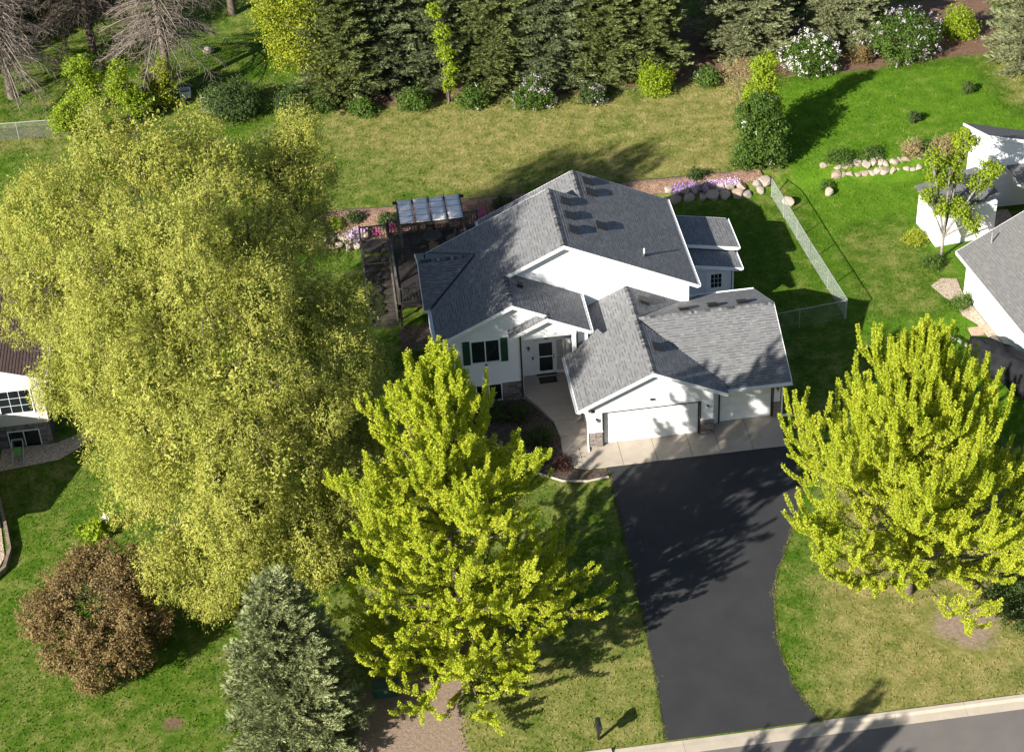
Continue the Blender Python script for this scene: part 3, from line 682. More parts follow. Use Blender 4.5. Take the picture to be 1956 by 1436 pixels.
# box vents and pipes
def vent(x, y, z, sl, w=.42):
    sx_, sy_ = sl
    c = Vector((x, y, z+.12)); a = Vector((1, 0, sx_))*w/2; b = Vector((0, 1, sy_))*w/2; u_ = Vector((0, 0, .10))
    mb = MB(); lo = [c-a-b-u_, c+a-b-u_, c+a+b-u_, c-a+b-u_]; hi = [c-a*1.15-b*1.15+u_, c+a*1.15-b*1.15+u_, c+a*1.15+b*1.15+u_, c-a*1.15+b*1.15+u_]
    mb.add(lo+hi, [(0, 3, 2, 1), (4, 5, 6, 7), (0, 1, 5, 4), (1, 2, 6, 5), (2, 3, 7, 6), (3, 0, 4, 7)]).build('roof_vent', 'vent', H)
for x, y in ((.05, 11.3), (.05, 9.92), (.05, 8.55), (1.68, 14.3), (1.68, 13.15), (1.68, 9.82)): vent(x, y, mr(x), (-P_, 0))
vent(-3.1, 6.2, lr(-3.1), (-P_, 0), .26); vent(3.2, 6.05, gr(3.2), (-P_, 0)); vent(3.1, 1.95, gr(3.1), (-P_, 0))
for x in (5.02, 6.5, 8.02): vent(x, 4.95, wr(4.95), (0, -P_))
MB().tube([(3.62, 8.2, mr(3.62)-.1), (3.62, 8.2, mr(3.62)+.42)], .05, 10).build('vent_pipe', 'white', H); MB().tube([(3.62, 8.2, mr(3.62)), (3.62, 8.2, mr(3.62)+.14)], [.13, .06], 10).build('pipe_boot', 'vent', H)
MB().tube([(-7.55, 10.35, xb(10.35)), (-7.55, 10.35, xb(10.35)+.3)], .035, 8).build('vent_pipe', 'vent', H)

# ------------------------------------------------------------------ deck, steps, pergola beside the house
rg0 = random.Random(11)
DK = root('timber_deck', 'dark weathered timber deck with railing and wide steps beside white house', 'deck', (-8, 15, 0))
zd = 1.62
def boards(x0, x1, y0, y1, z, w=.145, along='y'):
    a = x0 if along == 'y' else y0; b = x1 if along == 'y' else y1
    while a < b-.02:
        c = min(a+w-.008, b)
        if along == 'y': box('deck_board', a, c, y0, y1, z-.035, z+rg0.uniform(-.002, .002), 'wood_dark', DK)
        else: box('deck_board', x0, x1, a, c, z-.035, z+rg0.uniform(-.002, .002), 'wood_dark', DK)
        a += w
boards(-9.1, -7.2, 11.9, 12.3, zd, along='y'); boards(-9.1, -7.6, 12.3, 15.2, zd); boards(-7.6, -4.4, 12.6, 15.2, zd)
boards(-9.1, -3.95, 15.2, 18.9, zd)
boards(-10.7, -9.1, 17.4, 18.7, zd-.12, along='x')
MB().box(-9.1, -8.98, 11.9, 18.9, zd-.3, zd-.04).box(-9.1, -3.95, 18.78, 18.9, zd-.3, zd-.04).box(-9.1, -7.2, 11.9, 12.0, zd-.3, zd-.04).build('rim_joist', 'wood_dark', DK)
for x, y in ((-9.0, 12.0), (-9.0, 14.5), (-9.0, 17), (-7.5, 12.0), (-6, 18.8), (-4.2, 18.8), (-10.6, 18.6), (-10.6, 17.5)): box('deck_post', x-.07, x+.07, y-.07, y+.07, -.1, zd-.05, 'wood_dark', DK)
for k in range(9):
    z = zd-.12-.165*(k+1); y = 17.35-k*.56
    box('stair_tread', -10.65, -9.2, y-.60, y, z-.10, z, 'wood_dark', DK)
def railing(p, q, n, z):
    p = Vector((*p, z)); q = Vector((*q, z)); L = (q-p).length
    MB().bar(p+Vector((0, 0, .98)), q+Vector((0, 0, .98)), .12, .04).build('top_rail', 'wood_rail', DK); MB().bar(p+Vector((0, 0, .1)), q+Vector((0, 0, .1)), .05, .08).build('bottom_rail', 'wood_rail', DK)
    k = int(L/.16)
    for i in range(1, k):
        c = p+(q-p)*(i/k); box('baluster', c.x-.02, c.x+.02, c.y-.02, c.y+.02, z+.14, z+.96, 'wood_rail', DK)
    for i in range(n+1):
        c = p+(q-p)*(i/n); box('rail_post', c.x-.05, c.x+.05, c.y-.05, c.y+.05, z-.2, z+1.06, 'wood_rail', DK)
railing((-10.68, 18.62), (-9.15, 18.62), 1, zd-.12); railing((-9.05, 18.84), (-4.0, 18.84), 3, zd); railing((-9.05, 12.1), (-9.05, 17.2), 3, zd)
railing((-9.0, 11.95), (-7.3, 11.95), 1, zd)
MB().bar((-9.2, 17.3, zd+.75), (-9.2, 12.5, .75), .09, .05).build('stair_rail', 'wood_rail', DK); MB().bar((-10.7, 17.3, zd+.75), (-10.7, 12.5, .75), .09, .05).build('stair_rail', 'wood_rail', DK)
for k in range(4):
    y = 17.0-k*1.45; z = zd-.12-.165*(17.35-y)/.56
    for x in (-9.2, -10.7): box('stair_post', x-.045, x+.045, y-.045, y+.045, z-.25, z+.9, 'wood_rail', DK)
PG = root('pergola', 'pergola with pale grey slatted fabric canopy on the timber deck', 'pergola', (-6.7, 17.3, zd))
for x in (-8.45, -4.95):
    for y in (16.1, 18.5): box('post', x-.06, x+.06, y-.06, y+.06, zd, 4.0, 'wood_rail', PG)
for y in (16.1, 18.5): box('beam', -8.7, -4.7, y-.04, y+.04, 3.82, 3.99, 'wood_dark', PG)
for i in range(5):
    x = -8.5+i*.89; box('rafter', x-.02, x+.02, 15.98, 18.6, 4.04, 4.115, 'wood_dark', PG)
# sagging fabric between the rafters
for i in range(4):
    xa = -8.46+i*.89; xb_ = xa+.81; V = []; Fq = []
    for j in range(13):
        y = 16.02+j*(2.4/12)
        for k in range(5):
            t_ = k/4; sag = -.02*math.sin(math.pi*t_)-.03*abs(math.sin(j*math.pi/3))
            V.append((xa+(xb_-xa)*t_, y, 4.10+sag))
    for j in range(12):
        for k in range(4): Fq.append((j*5+k, j*5+k+1, (j+1)*5+k+1, (j+1)*5+k))
    mb = MB(); mb.add(V, Fq); me_ = mb.mesh('canopy_panel', True, 0, True); o_ = link('canopy_panel', me_, 'canopy', PG)
    sm = o_.modifiers.new('thick', 'SOLIDIFY'); sm.thickness = .006
for j in range(5):
    y = 16.1+j*.6; MB().tube([(-8.5, y, 4.115), (-4.92, y, 4.115)], .008, 6).build('canopy_wire', 'vent', PG)
# patio furniture under the pergola
def chair(x, y, a, label):
    c = root('patio_chair', label, 'chair', (x, y, zd), 'dark chairs under the pergola'); ca, sa = math.cos(a), math.sin(a)
    def pt(u, v, z): return (x+u*ca-v*sa, y+u*sa+v*ca, zd+z)
    for u in (-.24, .24):
        for v in (-.24, .24): MB().bar(pt(u, v, 0), pt(u, v, .43), .035, .035).build('leg', 'black', c)
    MB().prism([pt(-.27, -.27, .43), pt(.27, -.27, .43), pt(.27, .27, .43), pt(-.27, .27, .43)], (0, 0, .05)).build('seat', 'dark_strip', c)
    MB().prism([pt(-.27, .24, .48), pt(.27, .24, .48), pt(.27, .34, .95), pt(-.27, .34, .95)], (0, 0, .04)).build('backrest', 'dark_strip', c)
for x, y, a in ((-7.7, 17.2, 1.5), (-6.7, 18.0, 0), (-6.7, 16.5, 3.1), (-5.7, 17.2, -1.5)): chair(x, y, a, 'dark patio chair at the round table under the pergola canopy')
T_ = root('patio_table', 'round dark patio table under the pergola canopy', 'table', (-6.7, 17.25, zd))
MB().tube([(-6.7, 17.25, zd+.68), (-6.7, 17.25, zd+.72)], .55, 20).build('table_top', 'dark_strip', T_); MB().tube([(-6.7, 17.25, zd), (-6.7, 17.25, zd+.68)], [.25, .04], 10).build('pedestal', 'black', T_)
DM = root('doormat', 'dark brown doormat with oval medallion at the white front door', 'doormat', (-1.95, 5.45, .37))
box('mat', -2.42, -1.5, 5.2, 5.72, .357, .378, 'mat_brown', DM)
MB().prism([(-1.96+.33*math.cos(t*.2618), 5.46+.17*math.sin(t*.2618), .379) for t in range(24)], (0, 0, .004)).build('medallion', 'dark_strip', DM)

# ------------------------------------------------------------------ chain-link fences
def chainlink(label, pts, zg, h, sp=2.6, pitch=.045, wire=.0042, grp=None):
    p0 = Vector((*pts[0], zg)); f = root('chain_link_fence', label, 'fence', p0, grp)
    for a, b in zip(pts[:-1], pts[1:]):
        a = Vector((*a, zg)); b = Vector((*b, zg)); d = b-a; L = d.length; e = d/L; n = max(1, round(L/sp)); up_ = Vector((0, 0, 1)); s_ = e.cross(up_)
        for i in range(n+1):
            c = a+d*(i/n); MB().tube([c-up_*.2, c+up_*(h+.03)], .028, 8).build('fence_post', 'galv', f)
        MB().tube([a+up_*h, b+up_*h], .022, 8).build('top_rail', 'galv', f)
        mb = MB(); c = -h
        while c < L:
            for sg in (1, -1):
                u0 = max(c, 0); u1 = min(c+h, L)
                if u1-u0 < .02: continue
                z0 = (u0-c); z1 = (u1-c)
                if sg < 0: z0 = h-z0; z1 = h-z1
                q0 = a+e*u0+up_*(z0*.97+.02); q1 = a+e*u1+up_*(z1*.97+.02); w = wire
                off = s_*.006*sg
                x0 = up_*w; mb.add([q0-x0+off-s_*w, q0+x0+off-s_*w, q0+off+s_*w, q1-x0+off-s_*w, q1+x0+off-s_*w, q1+off+s_*w], [(0, 1, 4, 3), (1, 2, 5, 4), (2, 0, 3, 5)])
            c += pitch
        tag(link('wire_mesh', mb.mesh('wire_mesh', False), 'galv', f), kind='stuff')
    return f
chainlink('galvanised chain link fence running along the green side lawn', [(13.6, 21.0), (14.1, 14.0), (14.6, 8.3)], 0, 1.25, pitch=.05, wire=.0013)
chainlink('short chain link fence joining the garage wing to the side fence', [(9.35, 7.6), (14.52, 8.25)], 0, 1.2, pitch=.075, wire=.0009)
chainlink('chain link fence beyond the willow at the end of the lawn', [(-37, 36.2), (-28.2, 35.7)], .8, 1.2, wire=.0028)
chainlink('bit of chain link fence beside the dark lilac', [(-19.6, 36.6), (-17.2, 36.5)], .8, 1.2, wire=.0028)

# ------------------------------------------------------------------ boulder walls and beds
def rock_mesh(seed):
    rg = np.random.default_rng(seed); bm = bmesh.new(); bmesh.ops.create_icosphere(bm, subdivisions=2, radius=.5)
    ax = rg.normal(size=(9, 3)); ax /= np.linalg.norm(ax, axis=1)[:, None]; am = rg.uniform(.24, .42, 9)
    for v in bm.verts:
        c = np.array(v.co)
        for a, k in zip(ax, am):
            d = c@a
            if d > k: c = c-a*(d-k)*.95
        c *= 1+rg.uniform(-.03, .03); v.co = Vector(c)
    me = bpy.data.meshes.new('boulder'); bm.to_mesh(me); bm.free(); me.materials.append(M['rock']); return me
ROCKS = [rock_mesh(i) for i in range(6)]
def boulder_wall(label, line, n, s0, s1, z0=0, rows=1, seed=0, dz=.35):
    rg = random.Random(seed); r_ = root('boulder_wall', label, 'stone wall', (*line[0], z0))
    seg = [math.dist(a, b) for a, b in zip(line[:-1], line[1:])]; T = sum(seg)
    for row in range(rows):
        for i in range(n):
            t = (i+.5+rg.uniform(-.25, .25)+row*.5)/n*T
            for (a, b), L in zip(zip(line[:-1], line[1:]), seg):
                if t <= L: break
                t -= L
            t = min(t/L, 1); s = rg.uniform(s0, s1)
            o = bpy.data.objects.new('boulder', rg.choice(ROCKS)); COL.objects.link(o); o.parent = r_; o.matrix_parent_inverse = Matrix.Translation(-r_.location)
            o.location = (a[0]+(b[0]-a[0])*t+rg.uniform(-.08, .08), a[1]+(b[1]-a[1])*t+row*.45+rg.uniform(-.1, .1), z0+row*dz+s*.18); o.rotation_euler = (rg.uniform(-.3, .3), rg.uniform(-.3, .3), rg.uniform(0, 6.28)); o.scale = (s*rg.uniform(.9, 1.35), s, s*rg.uniform(.7, .95))
    return r_
boulder_wall('tan boulder wall below violet phlox behind the white house', [(6.9, 21.7), (9.5, 21.5), (12, 21.3), (13.5, 21.6)], 9, .6, .95, 0, 2, 3)
boulder_wall('jumble of small boulders by the deck steps below pale phlox', [(-13.2, 20.8), (-11.6, 20.6), (-10.2, 20.5)], 6, .5, .8, 0, 2, 5)
boulder_wall('long low boulder wall along the raised green lawn', [(16.7, 22.2), (19.5, 22.0), (22, 22.0), (25.5, 22.2)], 21, .5, .85, .15, 2, 7)
def lone_rock(x, y, z, s, label, seed):
    o = bpy.data.objects.new('boulder', ROCKS[seed % 6]); COL.objects.link(o); o.location = (x, y, z+s*.3); o.scale = (s*1.2, s, s*.85); o.rotation_euler = (.1, .2, seed); tag(o, label, 'boulder'); return o
lone_rock(14.35, 20.0, 0, .75, 'single pale boulder against the foot of the chain link fence', 2); lone_rock(16.95, 20.6, 0, .6, 'single boulder beside a tuft at the end of the low stone wall', 4)
lone_rock(-19.2, 45.0, .8, .8, 'pale boulder lying on the shaded lawn below the bare larch', 1); lone_rock(-25.3, 48, .8, .9, 'grey boulder in the deep shade beside the dark trunk', 3)
def bed(name, poly, z, mat, edge=True):
    slab(name, poly, z-.3, z, mat, kind='structure')
def sheet(name, poly, mat, off=.05):            # a bed that follows the ground
    bm = bmesh.new(); f = bm.faces.new([bm.verts.new((x, y, 0)) for x, y in poly]); bmesh.ops.triangulate(bm, faces=[f])
    bmesh.ops.subdivide_edges(bm, edges=bm.edges[:], cuts=6, use_grid_fill=True)
    for v in bm.verts: v.co.z = float(ground_z(v.co.x, v.co.y))+off
    bmesh.ops.recalc_face_normals(bm, faces=bm.faces[:])
    me = bpy.data.meshes.new(name); bm.to_mesh(me); bm.free(); o = link(name, me, mat); tag(o, kind='structure'); return o
sheet('planting_bed', [(6.0, 21.9), (10, 21.8), (13.4, 22.0), (13.2, 22.9), (10.5, 22.75), (6.0, 22.85)], 'mulch_red', .12)
sheet('planting_bed', [(-13.8, 20.9), (-8.4, 20.7), (-4, 20.7), (2, 21), (6.0, 21.4), (6.0, 22.85), (-8.4, 22.9), (-13.5, 23.4)], 'mulch_red', .12)
wl2 = [(-2.02, 1.1), (-2.0, .4), (-2.12, -.6), (-1.78, -1.38), (-1.2, -1.72), (-.15, -1.75), (-.15, -2.35)]
sheet('planting_bed', [(-7.3, 4.5), (-3.38, 4.5), (-2.8, 3.5), (-2.2, 2.3)]+wl2+[(-1.2, -2.5), (-2.4, -2.25), (-3.6, -1.4), (-4.4, .2), (-5.5, 1.6), (-7.6, 2.2), (-8.6, 4), (-9.2, 9), (-9.2, 12), (-7.2, 12)], 'mulch', .045)
MB().tube([(-.15, -2.4, .07), (-1.2, -2.55, .07), (-2.4, -2.3, .07), (-3.6, -1.45, .07), (-4.45, .15, .07), (-5.55, 1.5, .07), (-7.7, 2.1, .07)], .06, 8).build('bed_edging', 'kerb'); tag(bpy.data.objects['bed_edging'], 'pale curved edging round the dark mulch bed by the walkway', 'edging')
for nm, pts, lb in (('lawn_edging', [(-13.5, 23.45, .9), (-8.4, 22.95, .9), (-3.5, 22.9, .9), (6.0, 22.9, .9), (10.5, 22.8, .9), (11.6, 22.75, .9)], 'thin black edging strip between the dry rear lawn and mulch'),):
    tag(MB().tube(pts, .045, 6).build(nm, 'edging'), lb, 'edging')
sheet('gravel_strip', [(19.9, 10.3), (20.7, 10.9), (21.5, 10.7), (21.35, 9.2), (21.9, 5.0), (22.2, 3.0), (21.8, 3.4), (21.5, 4.6), (21.2, 6.4), (20.7, 7.3), (20.75, 8.3), (20.3, 9.1)], 'gravel', .04)
sheet('gravel_patio', [(22.2, 13.2), (26.5, 12.2), (26.5, 16.9), (24.4, 16.9), (24.2, 14.2)], 'gravel', .045)
sheet('gravel_strip', [(-30.5, 1.6), (-29.9, 1.5), (-29.2, -2.9), (-29.6, -4.3), (-31, -5), (-33, -4), (-33, 1.6)], 'gravel', .05)
sheet('gravel_strip', [(-30, 5.4), (-27.2, 5.4), (-25.6, 6.2), (-25.3, 5.4), (-27.0, 4.0), (-30, 3.6)], 'gravel', .04)
pv = root('stepping_paver', 'two tan square pavers laid beside the white neighbour house', 'pavers', (21.1, 5.7, 0))
for x0, x1, y0, y1, o_ in ((20.62, 21.32, 5.45, 6.15, 0), (21.36, 21.95, 5.55, 6.25, .01)): box('paver', x0, x1, y0, y1, -.04, .055+o_, 'paver', pv, .01)

# ------------------------------------------------------------------ street and yard objects
mb_ = root('mailbox', 'black mailbox on a post beside the kerb and driveway', 'mailbox', (-3.42, -18.95, 0))
box('post', -3.48, -3.38, -19.0, -18.9, -.2, .95, 'black', mb_)
pr = [(-.11, 0), (.11, 0), (.11, .13)]+[(.11*math.cos(t*math.pi/8), .13+.11*math.sin(t*math.pi/8)) for t in range(1, 8)]+[(-.11, .13)]
MB().prism([(-3.43+a, -19.32, .97+b) for a, b in pr], (0, .52, 0)).build('box_body', 'black', mb_)
MB().prism([(-3.43+a*1.08, -19.345, .965+b*1.04) for a, b in pr], (0, .022, 0)).build('box_door', 'black', mb_); box('box_floor', -3.55, -3.31, -19.3, -18.8, .94, .968, 'black', mb_); box('newspaper_holder', -3.52, -3.34, -19.25, -18.85, .68, .90, 'black', mb_)
ub = root('utility_box', 'dark green utility pedestal box on bare soil', 'utility box', (-12.0, -14.7, 0))
box('cabinet', -12.55, -11.5, -15.05, -14.45, -.05, .48, 'utility_green', ub, .02); box('lid', -12.6, -11.45, -15.1, -14.4, .482, .56, 'utility_green', ub, .03); box('hasp', -12.1, -11.95, -15.125, -15.103, .35, .5, 'galv', ub)
st = root('garden_statue', 'white cast stone garden statue on a shallow basin', 'statue', (-24.4, -1.8, 0))
MB().tube([(-24.4, -1.8, -.05), (-24.4, -1.8, .12), (-24.4, -1.8, .26), (-24.4, -1.8, .30), (-24.4, -1.8, .27)], [.22, .24, .34, .33, .26], 16).build('basin', 'statue', st, smooth=True)
MB().tube([(-24.4, -1.8, .25), (-24.4, -1.8, .42), (-24.4, -1.8, .60), (-24.4, -1.8, .74), (-24.39, -1.8, .86), (-24.38, -1.8, .91), (-24.37, -1.81, .98), (-24.37, -1.81, 1.05), (-24.37, -1.8, 1.1)], [.14, .13, .10, .13, .12, .055, .085, .08, .02], 12).build('figure', 'statue', st, smooth=True)
for sg in (-1, 1): MB().tube([(-24.4+sg*.12, -1.8, .84), (-24.4+sg*.17, -1.84, .68), (-24.4+sg*.06, -1.93, .62)], [.045, .04, .03], 8).build('arm', 'statue', st, smooth=True)
fb = root('raised_planter', 'small white square raised planter frame on the back lawn', 'planter', (-20.7, 39.3, .8))
for a in ((-21.05, -20.35, 38.95, 39.0), (-21.05, -20.35, 39.6, 39.65), (-21.05, -21.0, 39.0, 39.6), (-20.4, -20.35, 39.0, 39.6)): box('side_board', *a, .75, 1.25, 'white', fb)
box('soil', -20.99, -20.41, 39.01, 39.59, .78, 1.0, 'mulch', fb)
lc = root('folding_chair', 'grey metal framed folding lounge chair with green cushion', 'chair', (-29.0, 4.5, 0))
MB().bar((-29.3, 4.0, .05), (-29.35, 5.15, .72), .045, .045).bar((-28.75, 4.0, .05), (-28.8, 5.15, .72), .045, .045).bar((-29.37, 5.15, .72), (-28.78, 5.15, .72), .06, .09).bar((-29.32, 4.0, .07), (-28.73, 4.0, .07), .05, .05).build('frame', 'galv', lc)
for x in (-29.32, -28.78): MB().bar((x, 5.05, .66), (x, 5.3, 0), .035, .035).build('leg', 'galv', lc)
MB().prism([(-29.22, 4.35, .28), (-28.88, 4.35, .28), (-28.9, 4.75, .52), (-29.24, 4.75, .52)], (0, -.03, .05)).build('cushion', 'green_cloth', lc)

# ------------------------------------------------------------------ covered boat and tote by the neighbour
bt = root('covered_boat', 'boat on trailer under a wrinkled black tarpaulin', 'boat', (21.2, 1.5, 0))
Vv = []; Ff = []; nn = 26; mm = 17; rgb = np.random.default_rng(4)
ax0 = Vector((20.0, 4.0, 0)); ax1 = Vector((24.0, -3.4, 0)); dd = (ax1-ax0); sd_ = Vector((-dd.y, dd.x, 0)).normalized()
ph = rgb.uniform(0, 6.28, 8)
for i in range(nn):
    t = i/(nn-1); wd = 1.15*min(1, (t*3.4+.10)**.65); tp = 1.15+.75*math.sin(min(1, t*1.7)*math.pi/2)+.12*math.sin(t*14+ph[0])
    for j in range(mm):
        u = j/(mm-1)*2-1; prof = 1-abs(u)**2.2
        z = .42+(tp-.42)*max(0, prof)**.6+.05*math.sin(u*9+t*22+ph[1])+.04*math.sin(u*17-t*31+ph[2]); w_ = wd*(u+.06*math.sin(t*19+ph[3])*abs(u))
        c = ax0+dd*t+sd_*w_; Vv.append((c.x, c.y, z+.03*math.sin(t*40+u*6)))
for i in range(nn-1):
    for j in range(mm-1): Ff.append((i*mm+j, i*mm+j+1, (i+1)*mm+j+1, (i+1)*mm+j))
mb = MB(); mb.add(Vv, Ff); cv = link('tarpaulin', mb.mesh('tarpaulin', True, 0, True), 'tarp', bt); sm = cv.modifiers.new('t', 'SOLIDIFY'); sm.thickness = .012
hull = MB(); hv = []
for i in range(10):
    t = i/9; wd = 1.0*min(1, (t*3.2+.05)**.6)
    for u in (-1, -.6, 0, .6, 1): c = ax0+dd*(t*.97+.015)+sd_*wd*u; hv.append((c.x, c.y, .62 if abs(u) > .9 else (.40 if u else .3)))
hull.add(hv, [(i*5+j, i*5+j+1, (i+1)*5+j+1, (i+1)*5+j) for i in range(9) for j in range(4)]); hull.build('hull', 'white', bt)
MB().bar(ax0+Vector((0, 0, .4))-dd*.16, ax0+dd*.8+Vector((0, 0, .32)), .09, .09).build('trailer_beam', 'galv', bt)
for s_ in (-1, 1):
    c = ax0+dd*.62+sd_*s_*.95; MB().tube([c+sd_*s_*-.1+Vector((0, 0, .28)), c+sd_*s_*.1+Vector((0, 0, .28))], .28, 14).build('wheel', 'black', bt)
yt = root('storage_tote', 'bright yellow plastic tote beside the covered boat', 'tote', (22.55, 2.55, 0)); box('body', 22.3, 23.0, 2.3, 2.8, 0, .5, 'yellow', yt, .03); box('lid', 22.26, 23.04, 2.26, 2.84, .502, .57, 'yellow', yt, .02); box('latch', 22.55, 22.7, 2.235, 2.258, .42, .54, 'galv', yt)

# ------------------------------------------------------------------ neighbour on the right
def sub_house(name, label, loc): return root(name, label, 'house', loc)
N1 = sub_house('neighbour_house', 'white neighbour house with grey roof beside the green side lawn', (24, 6, 0))
ang = math.atan2(.8, 6.5)     # this house is turned a little
def rotp(x, y): 
    dx, dy = x-21.43, y-9.33; return (21.43+dx*math.cos(ang)-dy*math.sin(-ang)*-1*-1, 9.33+dx*math.sin(ang)*-1*-1+dy*math.cos(ang)) if False else (21.43+dx*math.cos(ang)-dy*math.sin(ang), 9.33+dx*math.sin(ang)+dy*math.cos(ang))
def nb(poly, z0, z1, mat, name='wall'): return MB().prism([(*rotp(x, y), z0) for x, y in poly], (0, 0, z1-z0)).build(name, mat, N1)
nb([(21.43, -3), (28.6, -3), (28.6, 9.33), (21.43, 9.33)], -.2, 2.55, 'siding')
def nroof(pts, **k): return roof_plane(N1, [(*rotp(x, y), z) for x, y, z in pts], mat='shingle_grey2', **k)
nroof([(20.95, -3.4, 2.55), (25.0, -3.4, 4.5), (25.0, 9.75, 4.5), (20.95, 9.75, 2.55)], seed=31); nroof([(25.0, -3.4, 4.5), (29.05, -3.4, 2.55), (29.05, 9.75, 2.55), (25.0, 9.75, 4.5)], seed=32)
MB().prism([(*rotp(21.45, 9.32), 2.5), (*rotp(28.58, 9.32), 2.5), (*rotp(25.0, 9.32), 4.3)], (0, -.1, 0)).build('gable_wall', 'siding', N1)
for a, b in (((20.95, -3.4, 2.55), (20.95, 9.75, 2.55)),): 
    p, q = (*rotp(a[0], a[1]), a[2]), (*rotp(b[0], b[1]), b[2]); fascia(N1, p, q, (-1, .12, 0), h=.18, mat='white'); 
fascia(N1, (*rotp(20.95, 9.75), 2.55), (*rotp(25, 9.75), 4.5), (0, 1, 0), h=.18)
MB().tube([(*rotp(22.5, 8.9), 3.2), (*rotp(22.5, 8.9), 3.95)], .045, 8).build('vent_pipe', 'galv', N1)
nb([(21.9, 13.95), (25.4, 13.95), (25.4, 16.6), (21.9, 16.6)], -.2, 2.35, 'siding')
nroof([(21.7, 13.8, 2.36), (25.4, 13.8, 2.9), (25.4, 16.85, 2.9), (21.7, 16.85, 2.36)], th=.1, seed=33)
def rz_(x, y): return 5.05-.26*(x-24.9)-.36*(y-17.0)
MB().prism([(25.25, 17.3, -.2), (36, 17.3, -.2), (36, 17.3, 2.2), (31, 17.3, rz_(31, 17.3)-.12), (25.25, 17.3, rz_(25.25, 17.3)-.14)], (0, .15, 0)).build('wall', 'siding', N1)
MB().prism([(25.25, 17.46, -.2), (25.25, 20.7, -.2), (25.25, 20.7, rz_(25.25, 20.7)-.14), (25.25, 17.46, rz_(25.25, 17.46)-.14)], (.15, 0, 0)).build('wall', 'siding', N1)
roof_plane(N1, [(24.9, 17.0, rz_(24.9, 17)), (31, 17.0, rz_(31, 17)), (31, 21, rz_(31, 21)), (24.9, 21, rz_(24.9, 21))], mat='shingle_grey2', seed=34)
fascia(N1, (24.9, 17.0, rz_(24.9, 17)), (31, 17.0, rz_(31, 17)), (0, -1, 0), h=.18); fascia(N1, (24.9, 17.0, rz_(24.9, 17)), (24.9, 21, rz_(24.9, 21)), (-1, 0, 0), h=.18)
MB().prism([(26.6, 14.6, -.2), (36, 14.6, -.2), (36, 14.6, 2.9), (26.6, 14.6, 2.9)], (0, .15, 0)).build('wall', 'siding', N1)
roof_plane(N1, [(26.3, 14.3, 3.02), (36, 14.3, 3.02), (36, 17.28, 2.75), (26.3, 17.28, 2.75)], th=.1, mat='shingle_grey2', seed=36)
# neighbour on the left
N2 = sub_house('neighbour_house', 'cream sided neighbour house with brown roof and stone base', (-30, 8, 0))
def b2(x): return 4.47+.36*(-27.37-x)
MB().prism([(-40, 5.5, 1.35), (-27.37, 5.5, 1.35), (-27.37, 5.5, 4.35), (-33.5, 5.5, b2(-33.5)-.15), (-40, 5.5, 4.3)], (0, 10, 0)).build('wall', 'siding_beige', N2)
box('foundation_wall', -40, -27.39, 5.53, 15.4, -.4, 1.348, 'mortar', N2)
stone_wall(N2, -31.2, -29.62, 5.525, -.25, 1.33, seed=41); stone_wall(N2, -27.92, -27.38, 5.525, -.25, 1.33, seed=42); stone_wall(N2, -29.6, -27.94, 5.525, -.25, -.08, seed=43); stone_wall(N2, -29.6, -27.94, 5.525, 1.0, 1.33, seed=44)
window(N2, -31.2, -27.98, 2.15, 3.52, 5.5, 1, grid=(3, 3)); window(N2, -29.5, -28.0, .0, .95, 5.52, 1)
roof_plane(N2, [(-26.95, 5.05, b2(-26.95)), (-26.95, 15.5, b2(-26.95)), (-33.5, 15.5, b2(-33.5)), (-33.5, 5.05, b2(-33.5))], mat='shingle_brown', seed=51)
roof_plane(N2, [(-40.2, 5.05, b2(-26.95)), (-33.5, 5.05, b2(-33.5)), (-33.5, 15.5, b2(-33.5)), (-40.2, 15.5, b2(-26.95))], mat='shingle_brown', seed=52)
fascia(N2, (-26.95, 5.05, b2(-26.95)), (-33.5, 5.05, b2(-33.5)), (0, -1, 0), h=.2); fascia(N2, (-26.95, 5.05, b2(-26.95)), (-26.95, 15.5, b2(-26.95)), (1, 0, 0), h=.18)
MB().prism([(-31.5, -2.3, -.2), (-31.5, 5.49, -.2), (-31.5, 5.49, 2.55), (-31.5, 1.5, 4.35), (-31.5, -2.3, 2.6)], (-8.5, 0, 0)).build('wall', 'siding_beige', N2)
roof_plane(N2, [(-40.3, -2.7, 2.55), (-31.1, -2.7, 2.55), (-31.1, 1.5, 4.5), (-40.3, 1.5, 4.5)], mat='shingle_brown', seed=53); roof_plane(N2, [(-40.3, 1.5, 4.5), (-31.1, 1.5, 4.5), (-31.1, 5.4, 2.7), (-40.3, 5.4, 2.7)], mat='shingle_brown', seed=54)
tw = root('timber_retaining_wall', 'low timber retaining wall curving beside the cream house lawn', 'wall', (-29.8, 0, 0))
tl = [(-30.4, 3.6), (-29.85, 1.6), (-29.3, -.8), (-28.95, -2.6), (-29.1, -3.9), (-29.9, -4.9), (-31, -5.3)]
for a, b in zip(tl[:-1], tl[1:]):
    for k in range(2): MB().bar((*a, .09+k*.15), (*b, .09+k*.15), .16, .145).build('timber', 'timber', tw)

